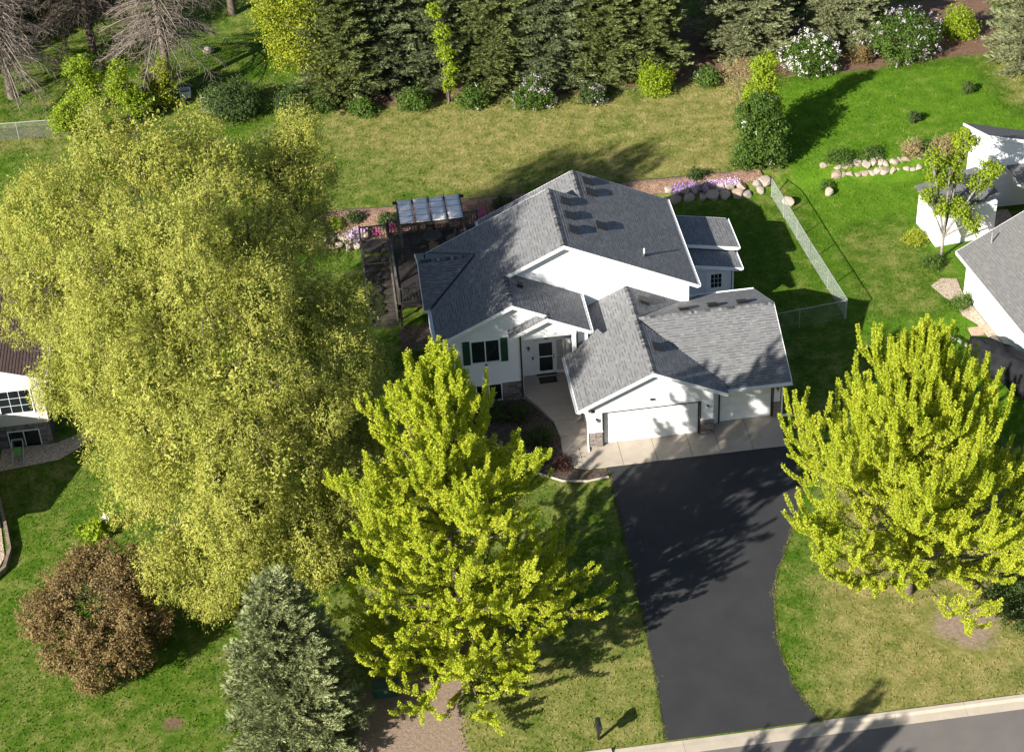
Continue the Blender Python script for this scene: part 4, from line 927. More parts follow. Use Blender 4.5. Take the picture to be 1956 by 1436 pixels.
# ------------------------------------------------------------------ vegetation
def grow(rng, p, d, L, n, up_, wob):
    """a curved shoot of n points"""
    pts = [p]; d = d/np.linalg.norm(d)
    for _ in range(n-1):
        d = d+np.array([0, 0, up_])+rng.normal(size=3)*wob; d = d/np.linalg.norm(d); p = p+d*(L/(n-1)); pts.append(p)
    return np.array(pts)
def along(pts, t):
    t = np.clip(t, 0, 1)*(len(pts)-1); i = np.minimum(t.astype(int), len(pts)-2); f = (t-i)[:, None]
    return pts[i]*(1-f)+pts[i+1]*f
def shoot_leaves(rng, out, pts, per_m, rad, L, Wd, taper=True):
    seg = np.linalg.norm(np.diff(pts, axis=0), axis=1).sum(); n = max(3, int(seg*per_m))
    t = rng.random(n); c = along(pts, t); ax = unit(along(pts, t+.05)-c+1e-6)
    o = rdir(rng, n); o = unit(o-ax*(o*ax).sum(1, keepdims=True)*.7); r_ = rad*np.sqrt(rng.random(n))*(1-.45*t if taper else 1)
    out.append((c+o*r_[:, None], o*.8+ax*.35+rng.normal(size=(n, 3))*.35, np.full(n, L)*rng.uniform(.7, 1.25, n), np.full(n, Wd)*rng.uniform(.7, 1.25, n), o*.7+np.array([-.35, -.3, .55])))
def finish(rng, out, tri=False):
    C, D, L, Wd, N = (np.concatenate([a[k] for a in out]) for k in range(5))
    return leafquads(rng, C, D, L, Wd, N=N, tri=tri), rng.random(len(C))
def tree_obj(name, label, cat, loc, trunk, branches, V, rnd_, leaf, bark, group=None, crown='crown'):
    """meshes are built round the origin; the parts sit on the root without an offset"""
    r_ = root(name, label, cat, loc, group)
    def put(nm, me, mt):
        if len(me.materials) == 0: me.materials.append(M[mt])
        o = bpy.data.objects.new(nm, me); COL.objects.link(o); o.parent = r_; return o
    if trunk: put('trunk', tubes_mesh('trunk', trunk, 9), bark)
    if branches: put('branches', tubes_mesh('branches', branches, 4), bark)
    if V is not None: put(crown, quads_mesh(crown, V, rnd_), leaf)
    return r_
GA = 2.39996

def maple(name, label, loc, H_, R_, seed, nprim=58, lean=(0, 0), leaf='leaf_maple', per_m=150, peak=.36, rad=.105, group=None, upc=.16, wand=1.0, low=.05, dens=1.0, lf=.08, prof=1.5):
    rng = np.random.default_rng(seed); trunk = []; br = []; out = []
    tp = np.array([[lean[0]*t*t+.12*math.sin(t*5+seed), lean[1]*t*t+.12*math.sin(t*4), H_*.93*t] for t in np.linspace(0, 1, 12)])
    trunk.append((tp, [.22*(1-.9*t)**.8*H_/14+.012 for t in np.linspace(0, 1, 12)]))
    for i in range(nprim):
        t = (i+.5)/nprim; z0 = low+(.93-low)*t**1.12; az = GA*i+rng.uniform(-.3, .3)
        p0 = along(tp, np.array([z0]))[0]
        w = .62+.38*(z0/peak) if z0 < peak else max(0, 1-((z0-peak)/(1.03-peak))**prof)
        L = R_*w*rng.uniform(.66, 1.2)+.4; el = R(-10+80*z0+rng.uniform(-8, 8))
        d = np.array([math.cos(az)*math.cos(el), math.sin(az)*math.cos(el), math.sin(el)])
        pr = grow(rng, p0, d, L, 9, .035+.05*z0, .05)
        br.append((pr, [.010+.045*(1-k/8)*L/R_*H_/14 for k in range(9)]))
        ns = max(4, int(L*2.4*dens))
        for k in range(ns):
            s = .14+.86*(k+rng.random())/ns; q = along(pr, np.array([s]))[0]; ax = unit(along(pr, np.array([min(1, s+.05)]))[0]-along(pr, np.array([s-.05]))[0])
            sd2 = rdir(rng, 1)[0]; sd2 = unit(sd2-ax*(sd2@ax)); sd2[2] = sd2[2]*.5+.18
            d2 = ax*.75+sd2*rng.uniform(.7, 1.1); L2 = (.45+.40*L*(1-.72*s))*rng.uniform(.7, 1.2)
            uz = upc*(.25+1.3*z0); sec = grow(rng, q, d2, L2, 6, uz*.7, .07); br.append((sec, [.016*(1-j/6)+.004 for j in range(6)]))
            shoot_leaves(rng, out, sec, per_m*.75, rad*1.1, lf, lf*.9)
            for j in range(max(2, int(L2*2.3))):
                s3 = .25+.75*rng.random(); q3 = along(sec, np.array([s3]))[0]; a3 = unit(sec[-1]-sec[0]); o3 = rdir(rng, 1)[0]
                sh = grow(rng, q3, a3*.7+o3*.7+np.array([0, 0, .2]), rng.uniform(.4, .9), 5, uz, .06)
                shoot_leaves(rng, out, sh, per_m, rad*rng.uniform(.65, 1.5), lf, lf*.9)
            if s > .55:                                   # the upright wands of the outer crown
                sh = grow(rng, sec[-1], unit(sec[-1]-sec[-2]), rng.uniform(.5, 1.1)*wand, 7, uz*1.5, .04); shoot_leaves(rng, out, sh, per_m*1.25, rad*.95, lf, lf*.9)
        for j in range(3):
            sh = grow(rng, pr[-1-j], unit(pr[-1]-pr[-3])+rng.normal(size=3)*.25, rng.uniform(.8, 1.5)*wand, 8, upc*(.3+1.2*z0)*1.2, .04); shoot_leaves(rng, out, sh, per_m*1.3, rad, lf, lf*.9)
    for i in range(110):                                   # short leafy shoots close to the stem
        zz = low+.66*(i+.5)/110; q = along(tp, np.array([zz]))[0]; a = rng.uniform(0, 6.28)
        sh = grow(rng, q, np.array([math.cos(a), math.sin(a), .35]), rng.uniform(.9, 2.4), 6, .06, .08); br.append((sh, [.014, .012, .010, .008, .006, .004])); shoot_leaves(rng, out, sh, per_m*1.1, rad*1.7, lf, lf*.9)
    V, rn = finish(rng, out, True)
    return tree_obj(name, label, 'tree', loc, trunk, br, V, rn, leaf, 'bark', group)

def spruce_mesh(H_, R_, seed, dens=1.0, z_lo=.03, tuft=.16, bare=False, up_tip=.05, pw=.82):
    rng = np.random.default_rng(seed); trunk = [(np.array([[0, 0, H_*t] for t in np.linspace(-.02, 1, 9)]), [.02+.022*H_*(1-t) for t in np.linspace(0, 1, 9)])]; br = []; out = []
    z = H_*z_lo; k = 0
    while z < H_*.985:
        f = z/H_; nb_ = max(4, int(9*(1-f*.45)))
        for j in range(nb_):
            az = k*1.1+j*2*math.pi/nb_+rng.uniform(-.25, .25)
            L = (R_*(1-f)**pw*(.72+.28*min(1, f*9))+.12)*rng.uniform(.8, 1.13)
            el = R(-16+52*f+rng.uniform(-7, 7)); d = np.array([math.cos(az)*math.cos(el), math.sin(az)*math.cos(el), math.sin(el)])
            pr = grow(rng, np.array([0, 0, z+rng.uniform(-.12, .12)]), d, L, 7, up_tip-.02, .03)
            br.append((pr, [(.022 if bare else .008)+(.045 if bare else .03)*(1-i/7)*L/R_ for i in range(7)]))
            side = unit(np.cross(d, [0, 0, 1])); nsb = max(3, int(L*5.2*dens))
            for q in range(nsb):
                s = .12+.88*(q+rng.random())/nsb; p = along(pr, np.array([s]))[0]; sg = 1 if q % 2 else -1
                L2 = min(.95, (.16+.42*L*(1-s)*.9+.14*L))*rng.uniform(.7, 1.1); 
                sec = grow(rng, p, unit(pr[-1]-pr[0])*.75+side*sg*rng.uniform(.5, 1.0)+np.array([0, 0, rng.uniform(-.25, .12)]), L2, 4, .04, .05)
                if bare:
                    br.append((sec, [.016, .013, .010, .006]))
                    for _ in range(2):
                        tw_ = grow(rng, along(sec, rng.random(1))[0], unit(sec[-1]-sec[0])*.6+rng.normal(size=3)*.4+np.array([0, 0, -.35]), rng.uniform(.3, .75), 4, -.08, .1); br.append((tw_, [.010, .009, .007, .004]))
                    continue
                n = max(6, int(L2*80*dens)); t = rng.random(n); c = along(sec, t); ax = unit(sec[-1]-sec[0])[None]
                o = rdir(rng, n); o[:, 2] = np.abs(o[:, 2])*.8+.1*o[:, 2]
                out.append((c+o*.04, ax*.8+o*.75, np.full(n, tuft)*rng.uniform(.7, 1.3, n), np.full(n, tuft*.36), o+np.array([0, 0, .5])))
            n = int(26*dens)
            if not bare:
                t = .55+.45*rng.random(n); o = rdir(rng, n); out.append((along(pr, t), unit(pr[-1]-pr[-2])[None]*.9+o*.7, np.full(n, tuft), np.full(n, tuft*.36), o+np.array([0, 0, .5])))
        z += (.30+.12*(1-f))*max(.75, H_/12); k += 1
    if bare: return tubes_mesh('trunk', trunk, 9), tubes_mesh('branches', br, 3), None
    V, rn = finish(rng, out, True)
    return tubes_mesh('trunk', trunk, 9), tubes_mesh('branches', br, 3), quads_mesh('crown', V, rn)
def place_spruce(meshes, label, loc, sc, rz, leaf, group=None, bark='bark', name='spruce_tree'):
    r_ = root(name, label, 'tree', loc, group)
    for nm, me, mt in zip(('trunk', 'branches', 'crown'), meshes, (bark, bark, leaf)):
        if me is None: continue
        if len(me.materials) == 0: me.materials.append(None)
        o = bpy.data.objects.new(nm, me); COL.objects.link(o); o.parent = r_
        o.material_slots[0].link = 'OBJECT'; o.material_slots[0].material = M[mt]
    r_.scale = (sc[0], sc[0], sc[1]); r_.rotation_euler = (0, 0, rz); return r_
def blob_leaves(rng, out, lobes, n, L, Wd, shell=.55, clump=.45, per=22, outward=.6, droop=0.0, sz=1.0):
    """leaves gathered in small clumps over a set of lobes (x, y, z, rx, rz)"""
    A = np.array([l[3]*l[3] for l in lobes]); A = A/A.sum(); lb = np.array(lobes)
    nc = max(1, n//per); w = rng.choice(len(lobes), nc, p=A); o = rdir(rng, nc); rr = (shell+(1-shell)*rng.random(nc))*rng.uniform(.9, 1.08, nc)
    ctr = lb[w, :3]; rad = np.stack([lb[w, 3], lb[w, 3], lb[w, 4]], 1)
    C = ctr+o*rad*rr[:, None]
    # drop clumps buried inside another lobe
    keep = np.ones(nc, bool)
    for l in lobes:
        dq = (C-np.array(l[:3]))/np.array([l[3], l[3], l[4]]); ins = (np.linalg.norm(dq, axis=1) < shell*.92); keep &= ~ins
    C = C[keep]; o = o[keep]; nc = len(C)
    cs = clump*rng.uniform(.55, 1.35, nc)
    i = np.repeat(np.arange(nc), per); P = C[i]+rng.normal(size=(len(i), 3))*cs[i][:, None]*.5*np.array([1/sz**.5, 1/sz**.5, sz])
    D = rng.normal(size=(len(i), 3))*.8+o[i]*outward; D[:, 2] -= droop
    out.append((P, D, np.full(len(i), L)*rng.uniform(.65, 1.3, len(i)), np.full(len(i), Wd)*rng.uniform(.7, 1.3, len(i)), o[i]*.9+unit(P-C[i])*.55+np.array([0, 0, .15])))
def shrub(name, label, loc, lobes, n, leaf, seed, L=.10, Wd=.075, flower=None, nf=0, group=None, cat='shrub', clump=.3, bark='bark', shell=.5):
    rng = np.random.default_rng(seed); out = []; blob_leaves(rng, out, lobes, n, L, Wd, shell, clump)
    V, rn = finish(rng, out, True); br = []
    for l in lobes:
        for _ in range(3):
            t = np.array(l[:3])+rng.normal(size=3)*l[3]*.35; br.append((np.array([[rng.uniform(-.12, .12), rng.uniform(-.12, .12), -.05], t*np.array([.45, .45, .55])+rng.normal(size=3)*.06, t]), [.03, .02, .008]))
    r_ = tree_obj(name, label, cat, loc, None, br, V, rn, leaf, bark, group, 'foliage')
    if flower:
        out = []; top = [(l[0], l[1], l[2]+l[4]*.12, l[3]*1.03, l[4]*1.03) for l in lobes]
        blob_leaves(rng, out, top, nf, .085, .085, .92, .14, 10, .9); V, rn = finish(rng, out)
        o = link('blossom', quads_mesh('blossom', V, rn), flower); o.parent = r_
    return r_
def one(r_, rz=None): return [(0, 0, rz or r_*.9, r_, rz or r_)]
def lumpy(seed, R_, H_, n=7, z0=.0):
    rg = random.Random(seed); o = []
    for i in range(n):
        a = i*GA; q = R_*.55*math.sqrt((i+.3)/n); r_ = R_*rg.uniform(.42, .6); hz = H_*(1-.45*(q/R_))*rg.uniform(.75, 1.0); rz = min(hz*.55, r_*1.25)
        o.append((q*math.cos(a), q*math.sin(a), z0+hz-rz, r_, rz)); 
        if hz-2*rz > .3: o.append((q*math.cos(a), q*math.sin(a), z0+rz*.9, r_*.95, rz))
    return o

# --- the two lime maples in front
maple('maple_tree', 'tall lime green maple standing left of the black driveway', (-8.5, -14.0, 0), 17.3, 4.55, 21, nprim=96, lean=(-.2, .4), peak=.16, low=.035, wand=.85, prof=2.2, dens=.74, upc=.2)
maple('maple_tree', 'lime green maple with upright shoots right of the driveway', (11.6, -12.7, 0), 13.8, 5.3, 8, nprim=72, lean=(-.3, .3), rad=.115, peak=.28, upc=.24, wand=1.35, low=.12, prof=1.4, dens=.78)
maple('maple_tree', 'maple across the street throwing its shade onto the road', (-8.2, -32.5, 0), 11.0, 4.2, 5, nprim=24, per_m=40, dens=.7, lf=.14)

# --- the big willow
WL = [(-20.6,7.6,15.0,3.2),(-23.6,5.3,13.0,3.5),(-17.5,7.2,14.0,2.9),(-14.1,9.4,12.0,2.4),(-13.5,10.4,13.0,2.0),(-19.1,0.7,14.5,3.4),(-15.9,3.1,12.0,3.2),(-13.2,7.2,10.5,2.5),(-26.0,4.1,10.0,2.8),(-22.0,-1.2,12.5,3.5),(-17.8,-2.8,12.5,3.4),(-14.1,0.0,10.0,3.3),(-12.0,2.5,8.0,2.3),(-24.2,-1.4,9.5,2.7),(-20.7,-4.9,11.0,3.5),(-16.9,-6.4,11.0,3.4),(-13.7,-4.5,8.5,3.2),(-11.9,-0.6,6.5,2.0),(-22.9,-3.0,7.2,2.4),(-19.4,-7.8,9.0,3.2),(-16.2,-8.8,8.5,3.2),(-13.6,-6.6,6.0,2.8),(-21.3,-6.2,5.5,2.2),(-18.3,-9.3,6.0,3.0),(-15.7,-9.0,5.0,2.6),(-20.2,-8.8,4.0,2.2),(-17.9,-9.7,3.5,2.2),(-19.2,-10.1,2.5,1.3),(-28.1,10.3,8.0,2.0),(-13.2,-8.2,4.2,2.0),(-14.5,-10.1,3.6,1.8),(-12.1,-3.7,5.5,2.0)]
WB = np.array([-18.6, -3.6, 0.])
def willow():
    rng = np.random.default_rng(77); trunk = []; br = []; out = []
    fork = np.array([-.2, .2, 3.2])
    trunk.append((np.array([[0, 0, -.2], [.05, 0, 1.2], fork]), [.62, .48, .42]))
    lobes = []
    for x, y, z, r_ in WL:
        c = np.array([x, y, z])-WB; lobes.append((c[0], c[1], c[2], r_, r_*.95))
        mid = fork+(c-fork)*.5+np.array([0, 0, .7]); pts = np.array([fork, fork+(mid-fork)*.5, mid, mid+(c-mid)*.55, c+np.array([0, 0, r_*.4])])
        pts[1:4] += rng.normal(size=(3, 3))*.25; trunk.append((pts, [.26, .2, .14, .09, .04]))
        for _ in range(11):
            o = rdir(rng, 1)[0]; o[2] = abs(o[2])*.7+.1; e = c+o*r_*rng.uniform(.7, 1.0); b0 = along(pts, np.array([rng.uniform(.55, 1)]))[0]
            br.append((np.array([b0, (b0+e)/2+np.array([0, 0, .25])+rng.normal(size=3)*.15, e]), [.04, .025, .01]))
    # billowing sub-lobes carry the leaves; the hollows between them stay dark
    sub = []
    for l in lobes:
        for _ in range(9):
            o = rdir(rng, 1)[0]; o[2] = o[2]*.8+.2; o = unit(o); s = l[3]*rng.uniform(.34, .54); sub.append((l[0]+o[0]*l[3]*.66, l[1]+o[1]*l[3]*.66, l[2]+o[2]*l[4]*.66, s, s*1.08))
    blob_leaves(rng, out, sub, 560000, .15, .046, .62, .27, 22, .45, .75, 1.7)
    blob_leaves(rng, out, [(l[0], l[1], l[2], l[3]*.62, l[4]*.62) for l in lobes], 60000, .2, .1, .5, .4, 14, .3, .2)
    V, rn = finish(rng, out, True)
    tree_obj('willow_tree', 'huge spreading yellow green willow beside the white house', 'tree', tuple(WB), trunk, br, V, rn, 'leaf_willow', 'bark')
willow()

# --- spruces
SPF = spruce_mesh(9.0, 2.95, 3, 1.25, tuft=.16, pw=.60)
place_spruce(SPF, 'pale blue spruce standing between willow and bare soil', (-15.9, -16.4, 0), (1, 1), .4, 'leaf_spruce_front')
SPA = spruce_mesh(14.0, 3.0, 5, .95, tuft=.20); SPB = spruce_mesh(13.0, 3.1, 9, .95, tuft=.20); SPC = spruce_mesh(10.5, 3.3, 15, 1.0, tuft=.2)
row = [((-10.6, 37.2), 0, 'leaf_spruce_green', 'olive spruce at the end of the row beside the yellow leaved tree'), ((-7.6, 38.2), 1, 'leaf_spruce', 'grey green spruce in the row above the small white flowered shrub'),
       ((-4.4, 37.9), 0, 'leaf_spruce', 'spruce with a lime vine climbing it in the row'), ((-.9, 36.9), 1, 'leaf_spruce_green', 'broad olive spruce in the row directly behind the white lilac shrub'),
       ((2.7, 36.4), 0, 'leaf_spruce', 'dense grey green spruce in the row between olive neighbours'), ((6.0, 36.1), 1, 'leaf_spruce_green', 'olive spruce in the row behind the small lilac blossom shrub'),
       ((8.9, 36.4), 0, 'leaf_spruce_green', 'olive spruce closing the row beside the dark gap')]
for i, ((x, y), k, lf, lb) in enumerate(row): place_spruce((SPA, SPB)[k], lb, (x, y, .75), (1.02-.04*(i % 3), 1), i*1.3, lf, 'spruces in the row behind the rear lawn')
second = ('dark second row spruce behind the yellow leaved tree', 'dark second row spruce behind the vine clad spruce', 'dark second row spruce above the white blossom shrub', 'dark second row spruce above the rounded lilac', 'dark second row spruce above the low dark lilac', 'dark second row spruce beside the shaded gap in the trees')
for i, (x, y, k) in enumerate(((-8.9, 44.5, 0), (-5.2, 44.8, 1), (-1.6, 43.6, 0), (2.0, 43.2, 1), (5.6, 42.6, 0), (9.2, 42.4, 1))):
    place_spruce((SPB, SPA)[k], second[i], (x, y, .8), (1.05, 1.05), 2+i*.9, 'leaf_spruce_green', 'spruces of the second row')
place_spruce(SPC, 'pale blue spruce beside the dark gap above the white lilac', (16.0, 38.2, .8), (1.05, 1), .3, 'leaf_spruce_pale', 'pale spruces above the green lawn')
place_spruce(SPC, 'pale blue spruce directly behind the white lilac bush', (22.6, 37.9, .8), (.95, 1), 2.3, 'leaf_spruce_pale', 'pale spruces above the green lawn')
place_spruce(SPB, 'tall pale olive spruce beyond the lime shrub beside the green lawn', (33.6, 32.3, .8), (1.15, 1), 1.1, 'leaf_spruce_pale', 'pale spruces above the green lawn')
place_spruce(SPA, 'dark spruce in the far shade behind the pale blue pair', (19.3, 43.8, .8), (1.1, 1.05), 2.1, 'leaf_spruce_green', 'pale spruces above the green lawn')
# --- bare larches, left rear
LA = spruce_mesh(13.5, 5.4, 31, .85, z_lo=.28, bare=True, up_tip=-.11); LB = spruce_mesh(12.5, 5.0, 37, .85, z_lo=.22, bare=True, up_tip=-.10)
place_spruce(LA, 'bare drooping larch with pale trunk above the white planter', (-21.7, 40.2, .8), (1, 1), .5, None, 'bare larches behind the willow', 'bark_larch', 'larch_tree')
place_spruce(LB, 'bare drooping larch leaning over the chain link fence', (-32.0, 41.5, .8), (1, 1), 1.9, None, 'bare larches behind the willow', 'bark_larch', 'larch_tree')
place_spruce(LB, 'bare larch in deep shade with a dark trunk', (-27.0, 47.2, .8), (1.05, 1.1), 3.9, None, 'bare larches behind the willow', 'bark', 'larch_tree')
place_spruce(LA, 'bare larch far back in the shaded garden', (-17.5, 50.5, .8), (1, 1.1), 2.7, None, 'bare larches behind the willow', 'bark', 'larch_tree')
for i, (x, y) in enumerate(((-41, 43), (-37, 49), (-31, 53), (-24, 56))):
    place_spruce((SPA, SPB)[i % 2], 'dark spruce shading the garden behind the larches', (x, y, .8), (1.25, 1.1), i*1.7, 'leaf_spruce_green', 'dark spruces behind the larches')
# --- crab apple
cr = [(-.3, .2, 3.0, 2.5, 1.9), (1.4, .6, 2.7, 1.9, 1.6), (-1.9, -.3, 2.3, 1.6, 1.5), (.6, -1.5, 2.1, 1.8, 1.5), (-1.0, 1.4, 2.8, 1.5, 1.3), (1.9, -.9, 1.9, 1.4, 1.2), (-.9, -1.9, 1.6, 1.4, 1.1), (.3, 1.6, 3.1, 1.3, 1.2), (-.2, -2.5, 1.3, 1.3, .9), (1.3, -2.2, 1.3, 1.2, .9)]
def crab():
    rng = np.random.default_rng(12); out = []; sub = []; br = []
    for l in cr:
        for _ in range(7):
            o = rdir(rng, 1)[0]; s = l[3]*rng.uniform(.3, .48); sub.append((l[0]+o[0]*l[3]*.75, l[1]+o[1]*l[3]*.75, l[2]+o[2]*l[4]*.75, s, s))
        for _ in range(9):
            o = rdir(rng, 1)[0]; o[2] = abs(o[2]); e = np.array(l[:3])+o*np.array([l[3], l[3], l[4]])*1.05; br.append((np.array([[0, 0, 1.0], np.array(l[:3])*.6+[0, 0, .5], e]), [.05, .03, .008]))
    blob_leaves(rng, out, cr, 24000, .10, .07, .6, .24, 24, .4); blob_leaves(rng, out, sub, 80000, .10, .065, .55, .17, 26, .6)
    V, rn = finish(rng, out, True); tree_obj('crab_apple_tree', 'bronze leaved crab apple on the green lawn by the willow', 'tree', (-24.2, -9.7, 0), [(np.array([[0, 0, -.1], [0, 0, .6], [.1, 0, 1.3]]), [.16, .13, .11])], br, V, rn, 'leaf_crab', 'bark')
crab()
# --- yellow-green open tree and lime saplings behind the willow
def open_tree(label, loc, lobes, n, leaf, seed, h0=1.2, cl=.34, L=.12, W_=.10, name='young_tree', group=None, twigs=6, bark='bark_light', shell=.35):
    rng = np.random.default_rng(seed); out = []; blob_leaves(rng, out, lobes, n, L, W_, shell, cl, 18, .5); V, rn = finish(rng, out); br = []
    zt = max(l[2] for l in lobes)
    for l in lobes:
        c = np.array(l[:3]); br.append((np.array([[0, 0, h0], c*.55+np.array([0, 0, h0*.45]), c]), [.06, .04, .015]))
        for _ in range(twigs):
            o = rdir(rng, 1)[0]; o[2] = abs(o[2])*.8; br.append((np.array([c*.8+[0, 0, .1], c+o*l[3]*.6, c+o*np.array([l[3], l[3], l[4]])*1.12]), [.02, .012, .005]))
    return tree_obj(name, label, 'tree', loc, [(np.array([[0, 0, -.1], [.03, .02, h0], [0, 0, zt*.8]]), [.09, .075, .03])], br, V, rn, leaf, bark, group)
open_tree('bright yellow green tree at the end of the spruce row', (-12.9, 37.6, .8), [(-.3, 0, 3.6, 2.0, 1.7), (1.5, .2, 3.0, 1.5, 1.3), (-1.3, .3, 5.2, 1.6, 1.5), (.8, .2, 5.2, 1.7, 1.6), (0, .3, 7.0, 1.7, 1.7), (1.6, -.4, 2.0, 1.1, .9), (-1.9, .2, 6.6, 1.2, 1.2), (1.4, .3, 7.6, 1.3, 1.4)], 26000, 'leaf_yellow', 41)
sap = [((-26.9, 38.0), 4.2, 'lime sapling with upright tips behind the willow crown', 51), ((-24.3, 37.0), 3.6, 'broad lime sapling behind the willow below the bare larch', 52), ((-27.6, 34.2), 3.0, 'small lime sapling by the end of the chain link fence', 53), ((-22.3, 38.4), 3.0, 'yellowish sapling against the pale larch trunk', 54)]
for (x, y), h_, lb, sd3 in sap:
    rg = random.Random(sd3); lo = [(rg.uniform(-.6, .6), rg.uniform(-.6, .6), h_*(.35+.6*i/7), .75-.05*i+rg.uniform(0, .2), .7) for i in range(8)]
    open_tree(lb, (x, y, .8), lo, 6500, 'leaf_lime' if sd3 != 54 else 'leaf_yellow', sd3, .6, .26, group='saplings behind the willow')
# vine on the spruce row
shrub('climbing_vine', 'bright lime vine climbing through the spruce row', (-3.9, 34.9, .8), [(0, 0, 1.2, .4, .6), (.15, 0, 2.3, .45, .6), (-.1, .3, 3.4, .6, .6), (-.2, .5, 4.6, .5, .6), (-.5, 1.2, 5.8, .55, .5), (.0, 1.5, 7.0, .4, .5)], 4200, 'leaf_lime', 60, .13, .11, cat='vine', clump=.2)
# --- shrubs along the back
SH = [((-17.6, 36.2), 2.3, 3.0, 16000, 'leaf_dark', None, 0, 'large dark lilac bush in shade beside the bit of fence', 'lilac_bush'),
      ((-13.9, 35.4), 1.35, 2.4, 7000, 'leaf_dark', None, 0, 'dark green bush in shade between lilac and yellow tree', 'shrub'),
      ((-12.2, 35.8), 1.2, 1.8, 5000, 'leaf_green', None, 0, 'mid green bush below the yellow green tree', 'shrub'),
      ((-9.6, 34.6), 1.0, 1.2, 4200, 'leaf_green', None, 0, 'low green shrub at the foot of the end spruce', 'shrub'),
      ((-6.3, 34.6), 1.05, 1.7, 5200, 'leaf_green', None, 0, 'plain mid green shrub below the grey green spruce', 'shrub'),
      ((-2.5, 34.1), 1.0, 1.6, 5000, 'leaf_green', 'flower_white', 160, 'green shrub sprinkled with white blossom under the spruces', 'shrub'),
      ((1.2, 33.4), 1.35, 2.1, 7500, 'leaf_green', 'flower_lilac', 1000, 'rounded lilac with pale blossom in front of the spruces', 'lilac_bush'),
      ((5.0, 33.1), 1.0, 1.3, 4500, 'leaf_dark', 'flower_lilac', 450, 'low dark lilac with sparse pale blossom before the spruces', 'lilac_bush'),
      ((9.0, 33.2), 1.15, 2.7, 7500, 'leaf_lime', None, 0, 'tall bright green shrub at the end of the spruce row', 'shrub'),
      ((12.5, 33.6), .8, 1.7, 4200, 'leaf_green', 'flower_lilac', 110, 'small upright green shrub alone in the dark gap', 'shrub'),
      ((19.4, 34.3), 1.9, 2.7, 12000, 'leaf_green', 'flower_white', 4200, 'white flowering lilac bush above the green lawn', 'lilac_bush'),
      ((25.6, 34.9), 2.7, 3.6, 20000, 'leaf_green', 'flower_lilac', 2600, 'broad lilac bush with mauve blossom above the green lawn', 'lilac_bush'),
      ((29.8, 36.6), 1.35, 2.6, 7000, 'leaf_lime', None, 0, 'bright lime shrub between lilac and tall olive spruce', 'shrub'),
      ((22.7, 34.6), .8, 1.3, 2500, 'leaf_crab', None, 0, 'thin brownish shrub on the mulch between the two lilacs', 'shrub')]
for i, ((x, y), r_, h_, n, lf, fl, nf, lb, nm) in enumerate(SH): shrub(nm, lb, (x, y, .78), lumpy(70+i, r_, h_, 6 if r_ < 1.5 else 10), n, lf, 80+i, .115, .09, fl, nf)
# hedge group on the fence line
shrub('columnar_shrub', 'lime green columnar shrub on the fence line above a dark bush', (14.2, 26.2, .8), [(0, 0, .9, 1.0, .9), (.2, .1, 1.9, 1.15, 1.0), (-.2, .2, 3.0, 1.1, .9), (.2, .3, 4.0, .85, .8), (-.1, .2, 4.9, .6, .7), (.4, .2, 5.3, .4, .5)], 13000, 'leaf_lime', 101, .13, .11, clump=.26)
shrub('rounded_bush', 'dense dark green bush on the boulder wall by the fence', (13.3, 23.6, .7), [(0, 0, 1.2, 1.4, 1.3), (.6, .2, 2.2, 1.2, 1.2), (-.3, .4, 2.8, 1.1, 1.1), (.4, .8, 3.5, .9, .9), (-.8, -.4, .8, .8, .8), (.9, -.3, .8, .9, .9)], 17000, 'leaf_green', 102, .13, .11, 'flower_white', 120, clump=.3)
shrub('dry_shrub', 'straw coloured twiggy shrub above the lime columnar shrub', (14.1, 30.8, .8), [(0, 0, .8, 1.1, .9), (.3, 1.2, 1.1, 1.1, 1.1), (0, 2.4, 1.1, 1.0, .9)], 4200, 'leaf_straw', 103, .16, .03, clump=.5)
# tiny clipped bushes on the green lawn
for x, y, lb in ((28.1, 29.2, 'small clipped bush alone on the lawn nearer the tall spruce'), (23.8, 26.4, 'small clipped bush alone on the lawn above the long boulder wall')): shrub('clipped_bush', lb, (x, y, .78), [(0, 0, .35, .38, .38)], 1500, 'leaf_dark', int(x), .07, .06, clump=.12)
# flowers by the boulder walls
def flowers(name, label, loc, lobes, n, mt, seed): shrub(name, label, loc, lobes, n, mt, seed, .07, .07, cat='flowers', clump=.15, shell=.3)
flowers('phlox', 'violet creeping phlox spilling over the boulders', (8.9, 22.2, .55), [(-.5, 0, .05, .7, .2), (.4, .1, .05, .8, .22), (1.1, .15, .05, .5, .18)], 2600, 'flower_violet', 111)
flowers('phlox', 'pale mauve creeping phlox in sun on the boulders', (10.9, 22.25, .6), [(-.6, .1, .05, .6, .2), (.2, .0, .05, .7, .22), (.7, -.1, .0, .5, .18)], 2600, 'flower_mauve', 112)
flowers('phlox', 'pale mauve phlox mound beside the deck steps', (-11.0, 20.9, .5), [(0, 0, .1, .6, .3), (.4, .15, .1, .5, .28)], 1700, 'flower_mauve', 113)
flowers('phlox', 'small bright pink phlox beside the pale mound', (-12.6, 21.1, .45), [(0, 0, .1, .3, .2)], 500, 'flower_pink', 114)
flowers('azalea', 'magenta azalea seen through the deck railing', (-9.0, 20.3, .1), [(-.6, 0, .9, .4, .4), (.1, .1, 1.1, .35, .35), (.6, .1, .9, .4, .4)], 420, 'flower_pink', 115)
flowers('azalea', 'magenta azalea behind the pergola by the house wall', (-3.6, 20.6, .2), [(0, 0, .9, .5, .4), (.8, 0, .8, .4, .4)], 420, 'flower_pink', 116)
